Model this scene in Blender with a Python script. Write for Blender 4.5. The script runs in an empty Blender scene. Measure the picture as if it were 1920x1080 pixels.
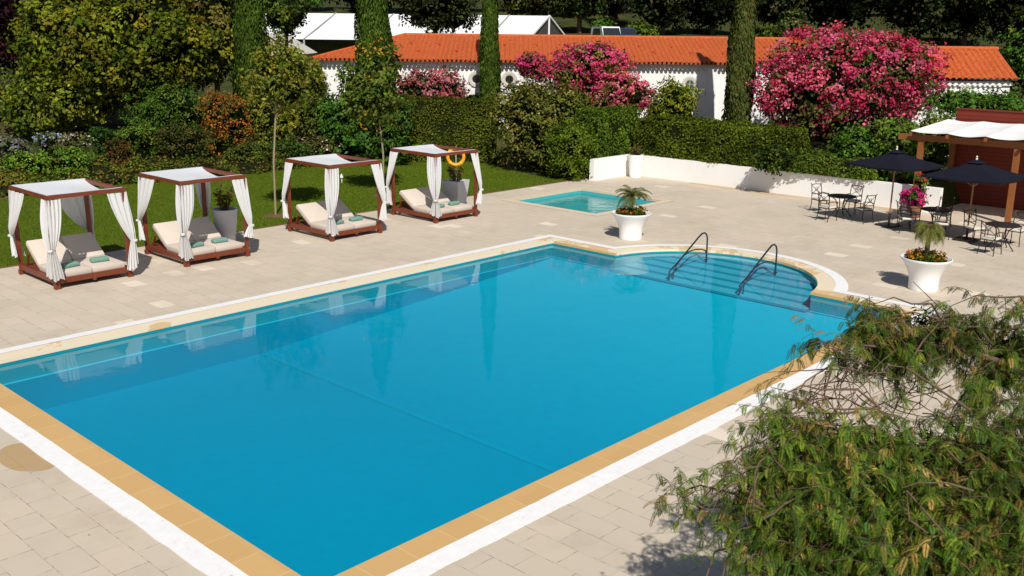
import bpy, bmesh, math, random
import numpy as np
from mathutils import Vector, Matrix, noise as mnoise
from mathutils.geometry import delaunay_2d_cdt
R = math.radians
PI = math.pi
sc = bpy.context.scene
C = sc.collection
rnd = random.Random(7)
rng = np.random.default_rng(11)

# ------------------------------------------------------------------ camera frame
FPX, PITCH, ROLL, YAW, EYE = 1841.7, .25467, .011345, .75268, 6.0
CY_, SY_ = math.cos(YAW), math.sin(YAW)

def W(X, Y, z=0.0):
    """metres right of / ahead of the viewpoint -> world (x along the pool, y across it)"""
    return Vector((X * SY_ + Y * CY_, -X * CY_ + Y * SY_, z))

def to_cam(u, v):
    return (u * SY_ - v * CY_, u * CY_ + v * SY_)

def at(px, py, Y):
    """surveyed position: bearing and elevation read off the photo at a known distance"""
    x = (px - 960) / FPX; y = (py - 540) / FPX
    c, s = math.cos(-ROLL), math.sin(-ROLL)
    x, y = x * c - y * s, x * s + y * c
    c, s = math.cos(PITCH), math.sin(PITCH)
    r = (x, c - s * y, -s - c * y)
    k = Y / r[1]
    return r[0] * k, Y, EYE + r[2] * k

def smooth(a, b, x):
    t = min(1, max(0, (x - a) / (b - a)))
    return t * t * (3 - 2 * t)

def terr(X, Y):
    p = W(X, Y)
    u, v = p.x, p.y
    z = 1.3 * smooth(46.3, 50.5, Y)
    z += 1.4 * smooth(56, 80, Y) + 3.2 * smooth(80, 96, Y) + 3 * smooth(96, 130, Y) + 10 * smooth(130, 260, Y)
    if (u > 36.0 and 12.7 < v < 27) or (u > 39 and v <= 12.7) or (v > 26.9 and u > 33.6 and v < 30):
        z = max(z, .86)
    return z - .02

# ------------------------------------------------------------------ materials
def lin(r, g, b):
    f = lambda c: (c / 255 / 12.92) if c / 255 <= .04045 else ((c / 255 + .055) / 1.055) ** 2.4
    return (f(r), f(g), f(b), 1)

class NT:
    def __init__(s, name):
        s.m = bpy.data.materials.new(name); s.m.use_nodes = True
        s.t = s.m.node_tree; s.t.nodes.clear()
        s.out = s.n('ShaderNodeOutputMaterial')
    def n(s, t, **k):
        nd = s.t.nodes.new(t)
        for a, b in k.items():
            if a.startswith('i_'):
                nd.inputs[a[2:].replace('_', ' ')].default_value = b
            else: setattr(nd, a, b)
        return nd
    def l(s, a, b): s.t.links.new(a, b)
    def coord(s, kind='Object'):
        return s.n('ShaderNodeTexCoord').outputs[kind]
    def pos(s): return s.n('ShaderNodeNewGeometry').outputs['Position']
    def noise(s, vec, scale, detail=4, rough=.55):
        nd = s.n('ShaderNodeTexNoise'); nd.inputs['Scale'].default_value = scale
        nd.inputs['Detail'].default_value = detail; nd.inputs['Roughness'].default_value = rough
        s.l(vec, nd.inputs['Vector']); return nd.outputs['Fac']
    def ramp(s, fac, stops):
        nd = s.n('ShaderNodeValToRGB'); e = nd.color_ramp.elements
        while len(e) < len(stops): e.new(.5)
        for i, (p, c) in enumerate(stops):
            e[i].position = p; e[i].color = c if len(c) == 4 else (*c, 1)
        s.l(fac, nd.inputs['Fac']); return nd.outputs['Color']
    def mix(s, fac, a, b, mode='MIX'):
        nd = s.n('ShaderNodeMix', data_type='RGBA', blend_type=mode)
        for sock, val in ((nd.inputs[0], fac), (nd.inputs[6], a), (nd.inputs[7], b)):
            if isinstance(val, (int, float)): sock.default_value = val
            elif isinstance(val, tuple): sock.default_value = val if len(val) == 4 else (*val, 1)
            else: s.l(val, sock)
        return nd.outputs[2]
    def math(s, op, a, b=0.0, c=None):
        nd = s.n('ShaderNodeMath', operation=op)
        for i, val in enumerate((a, b) if c is None else (a, b, c)):
            if isinstance(val, (int, float)): nd.inputs[i].default_value = val
            else: s.l(val, nd.inputs[i])
        return nd.outputs[0]
    def sep(s, vec):
        nd = s.n('ShaderNodeSeparateXYZ'); s.l(vec, nd.inputs[0]); return nd.outputs
    def bump(s, h, strength, dist=.02):
        nd = s.n('ShaderNodeBump'); nd.inputs['Strength'].default_value = strength
        nd.inputs['Distance'].default_value = dist; s.l(h, nd.inputs['Height']); return nd.outputs['Normal']
    def bsdf(s, col, rough=.6, spec=.4, metal=0, normal=None):
        b = s.n('ShaderNodeBsdfPrincipled')
        if isinstance(col, tuple): b.inputs['Base Color'].default_value = col if len(col) == 4 else (*col, 1)
        else: s.l(col, b.inputs['Base Color'])
        if isinstance(rough, (int, float)): b.inputs['Roughness'].default_value = rough
        else: s.l(rough, b.inputs['Roughness'])
        b.inputs['Specular IOR Level'].default_value = spec; b.inputs['Metallic'].default_value = metal
        if normal is not None: s.l(normal, b.inputs['Normal'])
        return b.outputs[0]
    def done(s, sh): s.l(sh, s.out.inputs['Surface']); return s.m

def simple(name, col, rough=.6, var=.15, scale=6, spec=.4, metal=0, bump=0, fine=60):
    t = NT(name); p = t.coord()
    n = t.noise(p, scale)
    c = t.mix(n, tuple(x * (1 - var) for x in col[:3]), tuple(min(1, x * (1 + var)) for x in col[:3]))
    nm = t.bump(t.noise(p, fine), bump) if bump else None
    return t.done(t.bsdf(c, rough, spec, metal, nm))

M = {}
def build_materials():
    # leaf: tint comes per face from the mesh
    for nm, tr, rg, sp in (('leaf', .16, .65, .07), ('petal', .25, .7, .04), ('conifer', .06, .75, .04)):
        t = NT(nm)
        a = t.n('ShaderNodeAttribute', attribute_name='tint')
        b = t.bsdf(a.outputs['Color'], rg, sp)
        sp_ = t.math('MINIMUM', t.math('MULTIPLY', t.sep(a.outputs['Color'])[1], sp * 8), sp); t.l(sp_, b.node.inputs['Specular IOR Level'])
        tl = t.n('ShaderNodeBsdfTranslucent')
        t.l(t.mix(1.0, a.outputs['Color'], (1.0, 1.1, .4), 'MULTIPLY'), tl.inputs['Color'])
        mx = t.n('ShaderNodeMixShader'); mx.inputs[0].default_value = tr
        t.l(b, mx.inputs[1]); t.l(tl.outputs[0], mx.inputs[2])
        M[nm] = t.done(mx.outputs[0])
    M['bark'] = simple('bark', (.13, .085, .055), .85, .45, 12, .2, bump=.6)
    M['pale_bark'] = simple('pale_bark', (.30, .235, .15), .8, .25, 10, .2, bump=.4)
    M['twig'] = simple('twig', (.13, .082, .058), .8, .4, 20, .2)
    M['red_wood'] = simple('red_wood', (.165, .036, .014), .42, .35, 9, .45, bump=.15)
    M['pergola_wood'] = simple('pergola_wood', (.25, .088, .026), .55, .3, 7, .35, bump=.2)
    M['pole_wood'] = simple('pole_wood', (.30, .155, .07), .5, .25, 9, .35)
    M['iron'] = simple('iron', (.022, .018, .016), .5, .3, 20, .4)
    M['steel'] = simple('steel', (.10, .11, .13), .25, .1, 5, .5, .85)
    M['plaster'] = simple('plaster', (.83, .82, .80), .75, .05, 1.5, .25, bump=.12)
    M['pot'] = simple('pot', (.82, .82, .81), .42, .04, 3, .4)
    M['grey_pot'] = simple('grey_pot', (.54, .54, .57), .5, .08, 3, .35)
    M['soil'] = simple('soil', (.06, .04, .025), .95, .4, 20, .1, bump=.5)
    M['cushion'] = simple('cushion', (.56, .485, .42), .85, .06, 5, .15, bump=.12, fine=140)
    M['cushion_shade'] = simple('cushion_shade', (.34, .285, .27), .85, .06, 5, .15, bump=.12, fine=140)
    M['chair_pad'] = simple('chair_pad', (.66, .62, .53), .85, .08, 8, .15)
    M['towel'] = simple('towel', (.17, .31, .25), .95, .22, 30, .05, bump=.6, fine=160)
    M['navy'] = simple('navy', (.010, .011, .019), .85, .2, 4, .08, bump=.08, fine=120)
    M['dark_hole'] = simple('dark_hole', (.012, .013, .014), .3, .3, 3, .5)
    M['pane'] = simple('pane', (.06, .1, .09), .1, .3, 2, .6)
    M['stone'] = simple('stone', (.56, .53, .47), .8, .1, 5, .25, bump=.2)
    M['beige_wall'] = simple('beige_wall', (.56, .44, .33), .85, .08, 2, .2)
    M['orange_ring'] = simple('orange_ring', (.80, .33, .02), .45, .1, 6, .4)
    M['yellow_band'] = simple('yellow_band', (.85, .50, .06), .5)
    M['white_paint'] = simple('white_paint', (.80, .80, .80), .35, .04, 3, .5)
    M['blue_paint'] = simple('blue_paint', (.03, .045, .12), .3, .1, 3, .5)
    M['rubber'] = simple('rubber', (.02, .02, .02), .8, .2, 9, .2)
    M['car_glass'] = simple('car_glass', (.02, .025, .03), .08, .1, 3, .6)
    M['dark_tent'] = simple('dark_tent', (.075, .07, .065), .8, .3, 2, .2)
    M['grey_metal'] = simple('grey_metal', (.42, .42, .42), .5, .1, 3, .4, .3)
    # cloth, lets some light through
    for nm, col, tr in (('curtain_cloth', (.80, .80, .80), .35), ('canopy_cloth', (.78, .80, .84), .22), ('tent_cloth', (.80, .80, .80), .1), ('shade_cloth', (.84, .84, .83), .06)):
        t = NT(nm); p = t.coord()
        c = t.mix(t.noise(p, 3), tuple(x * .94 for x in col), col)
        b = t.bsdf(c, .85, .15, 0, t.bump(t.noise(p, 8), .12))
        tl = t.n('ShaderNodeBsdfTranslucent'); t.l(c, tl.inputs['Color'])
        mx = t.n('ShaderNodeMixShader'); mx.inputs[0].default_value = tr
        t.l(b, mx.inputs[1]); t.l(tl.outputs[0], mx.inputs[2]); M[nm] = t.done(mx.outputs[0])
    # red boards
    t = NT('red_boards'); p = t.coord(); z = t.sep(p)[2]
    fr = t.math('FRACT', t.math('MULTIPLY', z, 1 / .14))
    joint = t.math('LESS_THAN', fr, .1)
    idn = t.math('FLOOR', t.math('MULTIPLY', z, 1 / .14))
    cmb = t.n('ShaderNodeCombineXYZ'); t.l(idn, cmb.inputs[0])
    bn = t.noise(cmb.outputs[0], 3.7, 0)
    mp = t.n('ShaderNodeMapping'); t.l(p, mp.inputs[0]); mp.inputs['Scale'].default_value = (1.5, 1.5, 14)
    g = t.noise(mp.outputs[0], 2)
    c = t.mix(bn, (.17, .022, .010), (.24, .034, .014))
    c = t.mix(t.math('MULTIPLY', g, .5), c, (.11, .018, .010))
    c = t.mix(joint, c, (.045, .009, .006))
    M['red_boards'] = t.done(t.bsdf(c, .55, .3))
    # roof tile
    t = NT('roof_tile'); p = t.coord()
    n1 = t.noise(p, .8, 3); n2 = t.noise(p, 9, 3)
    c = t.ramp(n2, [(.3, (.30, .058, .014)), (.48, (.48, .098, .024)), (.62, (.55, .125, .034)), (.78, (.60, .20, .075))])
    c = t.mix(t.math('MULTIPLY', n1, .55), c, (.36, .085, .028))
    M['roof_tile'] = t.done(t.bsdf(c, .75, .2))
    # paving
    t = NT('paving'); p = t.pos()
    mp = t.n('ShaderNodeMapping'); t.l(p, mp.inputs[0]); mp.inputs['Rotation'].default_value = (0, 0, R(90)); mp.inputs['Location'].default_value = (.13, .31, 0)
    def brick(c1, c2, mo, msize):
        b = t.n('ShaderNodeTexBrick'); t.l(mp.outputs[0], b.inputs['Vector'])
        b.inputs['Color1'].default_value = c1; b.inputs['Color2'].default_value = c2; b.inputs['Mortar'].default_value = mo
        b.inputs['Scale'].default_value = 1; b.inputs['Mortar Size'].default_value = msize; b.inputs['Mortar Smooth'].default_value = .2
        b.inputs['Brick Width'].default_value = .62; b.inputs['Row Height'].default_value = .41; b.offset = .5
        return b
    br = brick((0, 0, 0, 1), (1, 1, 1, 1), (.5, .5, .5, 1), .0)
    j = brick((0, 0, 0, 1), (0, 0, 0, 1), (1, 1, 1, 1), .007)
    big = t.noise(p, .22, 3); mid = t.noise(p, 2.2, 5); fine = t.noise(p, 38, 3)
    base = t.ramp(br.outputs['Color'], [(0, (.53, .462, .365)), (.35, (.548, .475, .375)), (.62, (.56, .488, .385)), (.85, (.58, .497, .395)), (.968, (.58, .497, .395)), (.974, (.72, .63, .51)), (1, (.76, .67, .55))])
    pink = t.math('MULTIPLY', t.math('SUBTRACT', t.noise(p, .35, 2), .47), 5)
    base = t.mix(t.math('MULTIPLY', t.math('MINIMUM', t.math('MAXIMUM', pink, 0), 1), .4), base, (.64, .525, .43))
    base = t.mix(t.math('MULTIPLY', mid, .55), base, t.mix(.5, base, (.52, .445, .36)))
    base = t.mix(t.math('MULTIPLY', t.math('SUBTRACT', fine, .3), .3), base, (.46, .39, .31))
    jn = t.math('MULTIPLY', j.outputs['Fac'], t.math('MULTIPLY', t.math('GREATER_THAN', t.noise(p, 5, 4), .52), .45))
    base = t.mix(t.math('ADD', jn, t.math('MULTIPLY', j.outputs['Fac'], .13)), base, (.20, .15, .105))
    # the wet patch by the coping
    xyz = t.sep(p)
    du = t.math('MULTIPLY', t.math('SUBTRACT', xyz[0], 4.78), 1 / .34); dv = t.math('MULTIPLY', t.math('SUBTRACT', xyz[1], 14.0), 1 / .62)
    rr = t.math('ADD', t.math('MULTIPLY', du, du), t.math('MULTIPLY', dv, dv))
    wet = t.math('LESS_THAN', t.math('ADD', rr, t.math('MULTIPLY', mid, .5)), 1.25)
    base = t.mix(t.math('MULTIPLY', wet, .85), base, (.42, .27, .12))
    spk = t.math('GREATER_THAN', t.noise(p, 9, 2), .765)
    base = t.mix(t.math('MULTIPLY', spk, .6), base, (.16, .12, .07))
    # sand washed against the garden wall
    sand = t.math('MULTIPLY', t.math('MULTIPLY', t.math('GREATER_THAN', xyz[0], t.math('SUBTRACT', 34.95, t.math('MULTIPLY', t.noise(p, 1.2, 4), .9))), t.math('GREATER_THAN', xyz[1], 13.2)), t.math('LESS_THAN', xyz[1], 22.5))
    base = t.mix(t.math('MULTIPLY', sand, .6), base, (.46, .29, .15))
    dirt = t.math('MULTIPLY', t.math('SUBTRACT', t.noise(p, .55, 6, .65), .5), 2.2)
    base = t.mix(t.math('MINIMUM', t.math('MAXIMUM', dirt, 0), .35), base, (.40, .33, .25))
    M['paving'] = t.done(t.bsdf(base, .8, .22, 0, t.bump(t.math('SUBTRACT', t.math('MULTIPLY', fine, .25), t.math('MULTIPLY', j.outputs['Fac'], .9)), .5, .006)))
    # yellow stone coping, partly overpainted on the far sides
    t = NT('coping_stone'); p = t.pos(); xyz = t.sep(p)
    jx = t.math('LESS_THAN', t.math('FRACT', t.math('MULTIPLY', t.math('ADD', xyz[0], t.math('MULTIPLY', 0, 0)), 1 / .62)), .022)
    jy = t.math('LESS_THAN', t.math('FRACT', t.math('MULTIPLY', xyz[1], 1 / .62)), .022)
    inx = t.math('MULTIPLY', t.math('GREATER_THAN', xyz[0], 5.65), t.math('LESS_THAN', xyz[0], 21.65))
    iny = t.math('MULTIPLY', t.math('GREATER_THAN', xyz[1], 8.24), t.math('LESS_THAN', xyz[1], 18.67))
    jj = t.math('MAXIMUM', t.math('MULTIPLY', jx, inx), t.math('MULTIPLY', jy, iny))
    n = t.noise(p, 3.5, 5)
    blk = t.n('ShaderNodeCombineXYZ'); t.l(t.math('FLOOR', t.math('MULTIPLY', xyz[0], 1 / .62)), blk.inputs[0]); t.l(t.math('FLOOR', t.math('MULTIPLY', xyz[1], 1 / .62)), blk.inputs[1])
    bn = t.noise(blk.outputs[0], 2.3, 0)
    c = t.mix(bn, (.53, .335, .135), (.62, .41, .18))
    c = t.mix(t.math('MULTIPLY', n, .45), c, (.60, .355, .13))
    c = t.mix(t.math('MULTIPLY', jj, .6), c, (.70, .52, .28))
    far = t.math('MAXIMUM', t.math('MULTIPLY', t.math('GREATER_THAN', xyz[1], 18.6), .62), t.math('MULTIPLY', t.math('GREATER_THAN', xyz[0], 21.7), .42))
    pn = t.math('MULTIPLY', t.math('GREATER_THAN', far, .3), 1.0)
    pn2 = t.math('GREATER_THAN', t.math('ADD', t.noise(p, .9, 5, .65), t.math('MULTIPLY', far, .38)), .63)
    c = t.mix(t.math('MULTIPLY', t.math('GREATER_THAN', far, .3), .4), c, (.70, .57, .37))
    c = t.mix(t.math('MULTIPLY', t.math('MULTIPLY', pn, pn2), .7), c, (.78, .70, .55))
    M['coping_stone'] = t.done(t.bsdf(c, .65, .3, 0, t.bump(n, .15)))
    t = NT('white_band'); p = t.pos(); n = t.noise(p, 7, 6, .7); n2 = t.noise(p, 1.3, 3)
    c = t.ramp(n, [(.27, (.52, .46, .38)), (.37, (.76, .75, .74)), (.6, (.82, .82, .82))])
    c = t.mix(t.math('MULTIPLY', n2, .3), c, (.70, .69, .68))
    M['white_band'] = t.done(t.bsdf(c, .7, .25))
    # pool tiles: light lost in deeper water is put into the colour, paler shallows
    t = NT('pool_tile'); p = t.pos(); xyz = t.sep(p)
    br = t.n('ShaderNodeTexBrick'); t.l(p, br.inputs['Vector']); br.offset = 0
    br.inputs['Scale'].default_value = 1; br.inputs['Brick Width'].default_value = .2; br.inputs['Row Height'].default_value = .2; br.inputs['Mortar Size'].default_value = .006
    br.inputs['Color1'].default_value = (.9, .9, .9, 1); br.inputs['Color2'].default_value = (1, 1, 1, 1); br.inputs['Mortar'].default_value = (1.0, 1.0, 1.0, 1)
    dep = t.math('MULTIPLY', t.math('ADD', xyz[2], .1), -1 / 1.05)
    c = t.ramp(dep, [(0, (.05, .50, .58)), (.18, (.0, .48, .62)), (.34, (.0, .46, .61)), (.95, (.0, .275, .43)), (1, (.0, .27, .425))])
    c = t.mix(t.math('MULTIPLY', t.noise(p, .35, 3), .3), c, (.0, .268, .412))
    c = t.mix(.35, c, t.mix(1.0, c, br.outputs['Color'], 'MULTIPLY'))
    M['pool_tile'] = t.done(t.bsdf(c, .6, .0))
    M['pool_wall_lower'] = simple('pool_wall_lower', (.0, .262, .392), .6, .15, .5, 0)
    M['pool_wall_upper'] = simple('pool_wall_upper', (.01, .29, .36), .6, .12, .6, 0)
    M['pool_line'] = simple('pool_line', (.0, .29, .447), .6, .05, 1.5, 0)
    M['pool_ledge'] = simple('pool_ledge', (.02, .46, .60), .6, .1, .5, 0)
    M['step_tile'] = simple('step_tile', (.05, .40, .52), .6, .12, 1.2, 0)
    M['step_nosing'] = simple('step_nosing', (.0, .30, .41), .6, .1, 1, 0)
    M['kids_tile'] = simple('kids_tile', (.06, .40, .42), .6, .08, 1.2, 0)
    for nm, tint, sc_, st, rg in (('pool_water', (.86, .97, 1, 1), 1.1, .055, .035), ('kids_water', (.8, .96, .97, 1), 2.6, .25, .03)):
        t = NT(nm); p = t.pos()
        nrm = t.bump(t.math('ADD', t.noise(p, sc_, 3), t.math('MULTIPLY', t.noise(p, sc_ * 6, 2), .12)), st, .08)
        tr = t.n('ShaderNodeBsdfTransparent'); tr.inputs[0].default_value = tint
        gl = t.n('ShaderNodeBsdfGlossy'); gl.inputs['Roughness'].default_value = rg; t.l(nrm, gl.inputs['Normal'])
        geo = t.n('ShaderNodeNewGeometry'); dt = t.n('ShaderNodeVectorMath', operation='DOT_PRODUCT'); t.l(geo.outputs['Incoming'], dt.inputs[0]); t.l(nrm, dt.inputs[1])
        cs = t.math('ABSOLUTE', dt.outputs['Value'])      # Schlick, the same from either side of the surface
        fr = t.math('ADD', .02, t.math('MULTIPLY', .98, t.math('POWER', t.math('SUBTRACT', 1.0, t.math('MINIMUM', cs, 1.0)), 5.0)))
        mx = t.n('ShaderNodeMixShader'); t.l(fr, mx.inputs[0]); t.l(tr.outputs[0], mx.inputs[1]); t.l(gl.outputs[0], mx.inputs[2])
        M[nm] = t.done(mx.outputs[0])
    # lawn
    t = NT('lawn'); p = t.pos()
    a, b_, c_ = t.noise(p, .5, 4), t.noise(p, 5, 4), t.noise(p, 60, 3)
    c = t.ramp(a, [(.3, (.075, .115, .006)), (.55, (.09, .135, .007)), (.75, (.115, .155, .010))])
    c = t.mix(t.math('MULTIPLY', b_, .4), c, (.075, .12, .008))
    c = t.mix(t.math('MULTIPLY', c_, .4), c, (.05, .08, .006))
    M['lawn'] = t.done(t.bsdf(c, .85, .1, 0, t.bump(c_, .8, .03)))
    t = NT('earth'); p = t.pos()
    c = t.ramp(t.noise(p, .6, 5), [(.3, (.025, .035, .010)), (.5, (.045, .055, .014)), (.62, (.07, .06, .022)), (.75, (.03, .045, .010))])
    M['earth'] = t.done(t.bsdf(c, .95, .1, 0, t.bump(t.noise(p, 6), .6, .05)))
    M['bed_soil'] = simple('bed_soil', (.15, .085, .045), .95, .4, 3, .1, bump=.6, fine=25)
build_materials()

# ------------------------------------------------------------------ mesh helpers
class MB:
    def __init__(s): s.v, s.f, s.mi = [], [], []
    def add(s, vs, fs, mi=0):
        b = len(s.v); s.v += [tuple(v) for v in vs]
        s.f += [tuple(b + i for i in f) for f in fs]; s.mi += [mi] * len(fs)
    def box(s, c, d, rz=0, mi=0, mat=None):
        x, y, z = d[0] / 2, d[1] / 2, d[2] / 2
        vs = [Vector((a * x, b * y, e * z)) for e in (-1, 1) for b in (-1, 1) for a in (-1, 1)]
        m = mat if mat is not None else Matrix.Rotation(rz, 3, 'Z')
        s.add([m @ v + Vector(c) for v in vs], [(0, 2, 3, 1), (4, 5, 7, 6), (0, 1, 5, 4), (2, 6, 7, 3), (0, 4, 6, 2), (1, 3, 7, 5)], mi)
    def beam(s, a, b, w, h, mi=0):
        a, b = Vector(a), Vector(b); d = (b - a); L = d.length; d.normalize()
        up = Vector((0, 0, 1)) if abs(d.z) < .95 else Vector((0, 1, 0))
        r = d.cross(up).normalized(); up = r.cross(d)
        m = Matrix((d, r, up)).transposed()
        s.box((a + b) / 2, (L, w, h), mat=m, mi=mi)
    def rbox(s, c, d, bev, seg=2, mat=None, mi=0):
        bm = bmesh.new(); bmesh.ops.create_cube(bm, size=1)
        bmesh.ops.scale(bm, vec=d, verts=bm.verts)
        bmesh.ops.bevel(bm, geom=bm.edges[:], offset=bev, segments=seg, affect='EDGES', profile=.6)
        m = mat if mat is not None else Matrix.Identity(3)
        bm.verts.index_update()
        s.add([m @ v.co + Vector(c) for v in bm.verts], [[v.index for v in f.verts] for f in bm.faces], mi); bm.free()
    def tube(s, pts, rad, n=6, mi=0, caps=True):
        pts = [Vector(p) for p in pts]; k = len(pts)
        rad = rad if hasattr(rad, '__len__') else [rad] * k
        prev = None; vs = []
        for i, p in enumerate(pts):
            d = (pts[min(i + 1, k - 1)] - pts[max(i - 1, 0)])
            if d.length < 1e-9: d = Vector((0, 0, 1))
            d.normalize()
            if prev is None:
                a = d.cross(Vector((0, 0, 1)) if abs(d.z) < .9 else Vector((1, 0, 0))).normalized()
            else:
                a = (prev - d * prev.dot(d)).normalized()
            prev = a; b = d.cross(a)
            for j in range(n):
                t = 2 * PI * j / n
                vs.append(p + (a * math.cos(t) + b * math.sin(t)) * rad[i])
        fs = [(i * n + j, i * n + (j + 1) % n, (i + 1) * n + (j + 1) % n, (i + 1) * n + j) for i in range(k - 1) for j in range(n)]
        if caps: fs += [tuple(range(n - 1, -1, -1)), tuple((k - 1) * n + j for j in range(n))]
        s.add(vs, fs, mi)
    def lathe(s, prof, n=32, c=(0, 0, 0), mi=0):
        vs = [(c[0] + r * math.cos(2 * PI * j / n), c[1] + r * math.sin(2 * PI * j / n), c[2] + z) for r, z in prof for j in range(n)]
        k = len(prof)
        fs = [(i * n + j, i * n + (j + 1) % n, (i + 1) * n + (j + 1) % n, (i + 1) * n + j) for i in range(k - 1) for j in range(n)]
        s.add(vs, fs, mi)
    def disk(s, c, r, n=32, mi=0, flip=False):
        vs = [(c[0] + r * math.cos(2 * PI * j / n), c[1] + r * math.sin(2 * PI * j / n), c[2]) for j in range(n)]
        f = tuple(range(n)); s.add(vs, [f[::-1] if flip else f], mi)
    def grid(s, fn, nu, nv, mi=0):
        vs = [fn(i / nu, j / nv) for j in range(nv + 1) for i in range(nu + 1)]
        s.add(vs, [(j * (nu + 1) + i, j * (nu + 1) + i + 1, (j + 1) * (nu + 1) + i + 1, (j + 1) * (nu + 1) + i) for j in range(nv) for i in range(nu)], mi)
    def poly(s, pts, z, mi=0): s.add([(p[0], p[1], z) for p in pts], [tuple(range(len(pts)))], mi)
    def build(s, name, mats, parent=None, smooth_=False):
        me = bpy.data.meshes.new(name); me.from_pydata(s.v, [], s.f)
        mats = mats if isinstance(mats, (list, tuple)) else [mats]
        for m in mats: me.materials.append(m)
        if len(mats) > 1: me.polygons.foreach_set('material_index', s.mi)
        if smooth_:
            me.polygons.foreach_set('use_smooth', [True] * len(me.polygons))
            me.set_sharp_from_angle(angle=R(40))
        me.update()
        o = bpy.data.objects.new(name, me); C.objects.link(o)
        if parent is not None: o.parent = parent
        return o

def tag(o, label, cat, group=None):
    o['label'] = label; o['category'] = cat
    if group: o['group'] = group
    return o

def thing(name, label, cat, loc=(0, 0, 0), rz=0, group=None):
    o = bpy.data.objects.new(name, None); C.objects.link(o); o.empty_display_size = .2
    o.location = loc; o.rotation_euler = (0, 0, rz)
    return tag(o, label, cat, group)

def structure(o): o['kind'] = 'structure'; return o

def dup(root, loc, rz, label, group=None):
    r = root.copy(); C.objects.link(r); r.location = loc; r.rotation_euler = (0, 0, rz); r['label'] = label
    if group: r['group'] = group
    for ch in list(root.children):
        c = ch.copy(); C.objects.link(c); c.parent = r
        for g in list(ch.children):
            d = g.copy(); C.objects.link(d); d.parent = c
    return r

# ------------------------------------------------------------------ foliage (numpy)
class Leaves:
    def __init__(s): s.v, s.q, s.t, s.n = [], [], [], 0
    def quads(s, V, tint):
        """V (n,4,3), tint (n,3)"""
        k = len(V)
        if not k: return
        s.v.append(V.reshape(-1, 3)); s.q.append(np.arange(k * 4).reshape(k, 4) + s.n); s.t.append(tint); s.n += k * 4
    def leaves(s, c, nrm, size, tint, aspect=.55, axis=None):
        k = len(c)
        if not k: return
        r = rng.normal(size=(k, 3)) if axis is None else axis
        b = np.cross(nrm, r); b /= np.linalg.norm(b, axis=1, keepdims=True) + 1e-9
        t = np.cross(b, nrm); t /= np.linalg.norm(t, axis=1, keepdims=True) + 1e-9
        h = (size / 2)[:, None]
        cup = nrm * (h * .25)
        V = np.stack([c - t * h, c + b * h * aspect + cup, c + t * h, c - b * h * aspect + cup], 1)
        s.quads(V, tint)
    def build(s, name, mat, parent=None):
        V = np.concatenate(s.v); Q = np.concatenate(s.q); T = np.concatenate(s.t)
        me = bpy.data.meshes.new(name)
        me.vertices.add(len(V)); me.vertices.foreach_set('co', V.astype(np.float32).ravel())
        me.loops.add(Q.size); me.loops.foreach_set('vertex_index', Q.astype(np.int32).ravel())
        me.polygons.add(len(Q)); me.polygons.foreach_set('loop_start', np.arange(0, Q.size, 4, dtype=np.int32))
        a = me.attributes.new('tint', 'FLOAT_COLOR', 'FACE')
        T4 = np.ones((len(T), 4), np.float32); T4[:, :3] = np.clip(T, 0, 1); a.data.foreach_set('color', T4.ravel())
        me.update(calc_edges=True); me.materials.append(mat)
        o = bpy.data.objects.new(name, me); C.objects.link(o)
        if parent is not None: o.parent = parent
        return o

def unit(a): return a / (np.linalg.norm(a, axis=1, keepdims=True) + 1e-9)

def tints(k, cols, var=.25, hue=.12):
    cols = np.array([c[:3] for c in cols], float)
    t = cols[rng.integers(0, len(cols), k)]
    t = t * rng.uniform(1 - var, 1 + var, (k, 1)) * rng.uniform(1 - hue, 1 + hue, (k, 3))
    return t

def crown(L, lobes, n, leaf, clump, cols, up=.35, flat=.75, shell=(.72, 1.05), aspect=.55, cvar=.3, core=.74, corecol=(.010, .016, .005), ccols=None):
    """leafy clumps spread over lobes [(centre, radii)], with a dark lumpy heart"""
    area = np.array([(r[0] * r[1] + r[1] * r[2] + r[0] * r[2]) for _, r in lobes]); area /= area.sum()
    for (c, r), w in zip(lobes, area):
        c = np.array(c); r = np.array(r); k = int(n * w)
        nc = max(6, int(4.2 * (r[0] * r[1] + r[1] * r[2] + r[0] * r[2]) / 3 / clump ** 2))
        d = unit(rng.normal(size=(nc, 3)))
        rad = rng.uniform(shell[0], shell[1], (nc, 1)) + rng.normal(0, .05, (nc, 1))
        cc = c + d * r * rad
        csz = clump * rng.uniform(.55, 1.3, nc)
        cb = rng.uniform(1 - cvar, 1 + cvar, nc)
        idx = rng.integers(0, nc, k)
        off = rng.normal(size=(k, 3)) * csz[idx][:, None] * .5; off[:, 2] *= flat
        p = cc[idx] + off
        out = unit((p - c) / (r ** 2))
        nr = unit(out * .75 + np.array([0, 0, up]) + rng.normal(size=(k, 3)) * .55)
        base = tints(nc, cols, .1)[idx] if ccols is None else tints(nc, ccols, .1)[idx]
        tn = base * cb[idx][:, None] * rng.uniform(.75, 1.25, (k, 1)) * rng.uniform(.9, 1.1, (k, 3))
        L.leaves(p, nr, leaf * rng.uniform(.6, 1.35, k), tn, aspect)
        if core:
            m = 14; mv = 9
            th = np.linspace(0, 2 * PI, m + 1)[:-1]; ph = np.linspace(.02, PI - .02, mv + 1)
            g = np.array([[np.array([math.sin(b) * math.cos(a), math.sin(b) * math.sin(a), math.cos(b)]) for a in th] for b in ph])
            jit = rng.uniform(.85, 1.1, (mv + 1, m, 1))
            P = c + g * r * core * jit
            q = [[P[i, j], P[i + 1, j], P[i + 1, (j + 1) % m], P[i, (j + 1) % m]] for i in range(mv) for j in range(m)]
            L.quads(np.array(q), np.tile(np.array(corecol), (len(q), 1)) * rng.uniform(.6, 1.3, (len(q), 1)))

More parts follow.
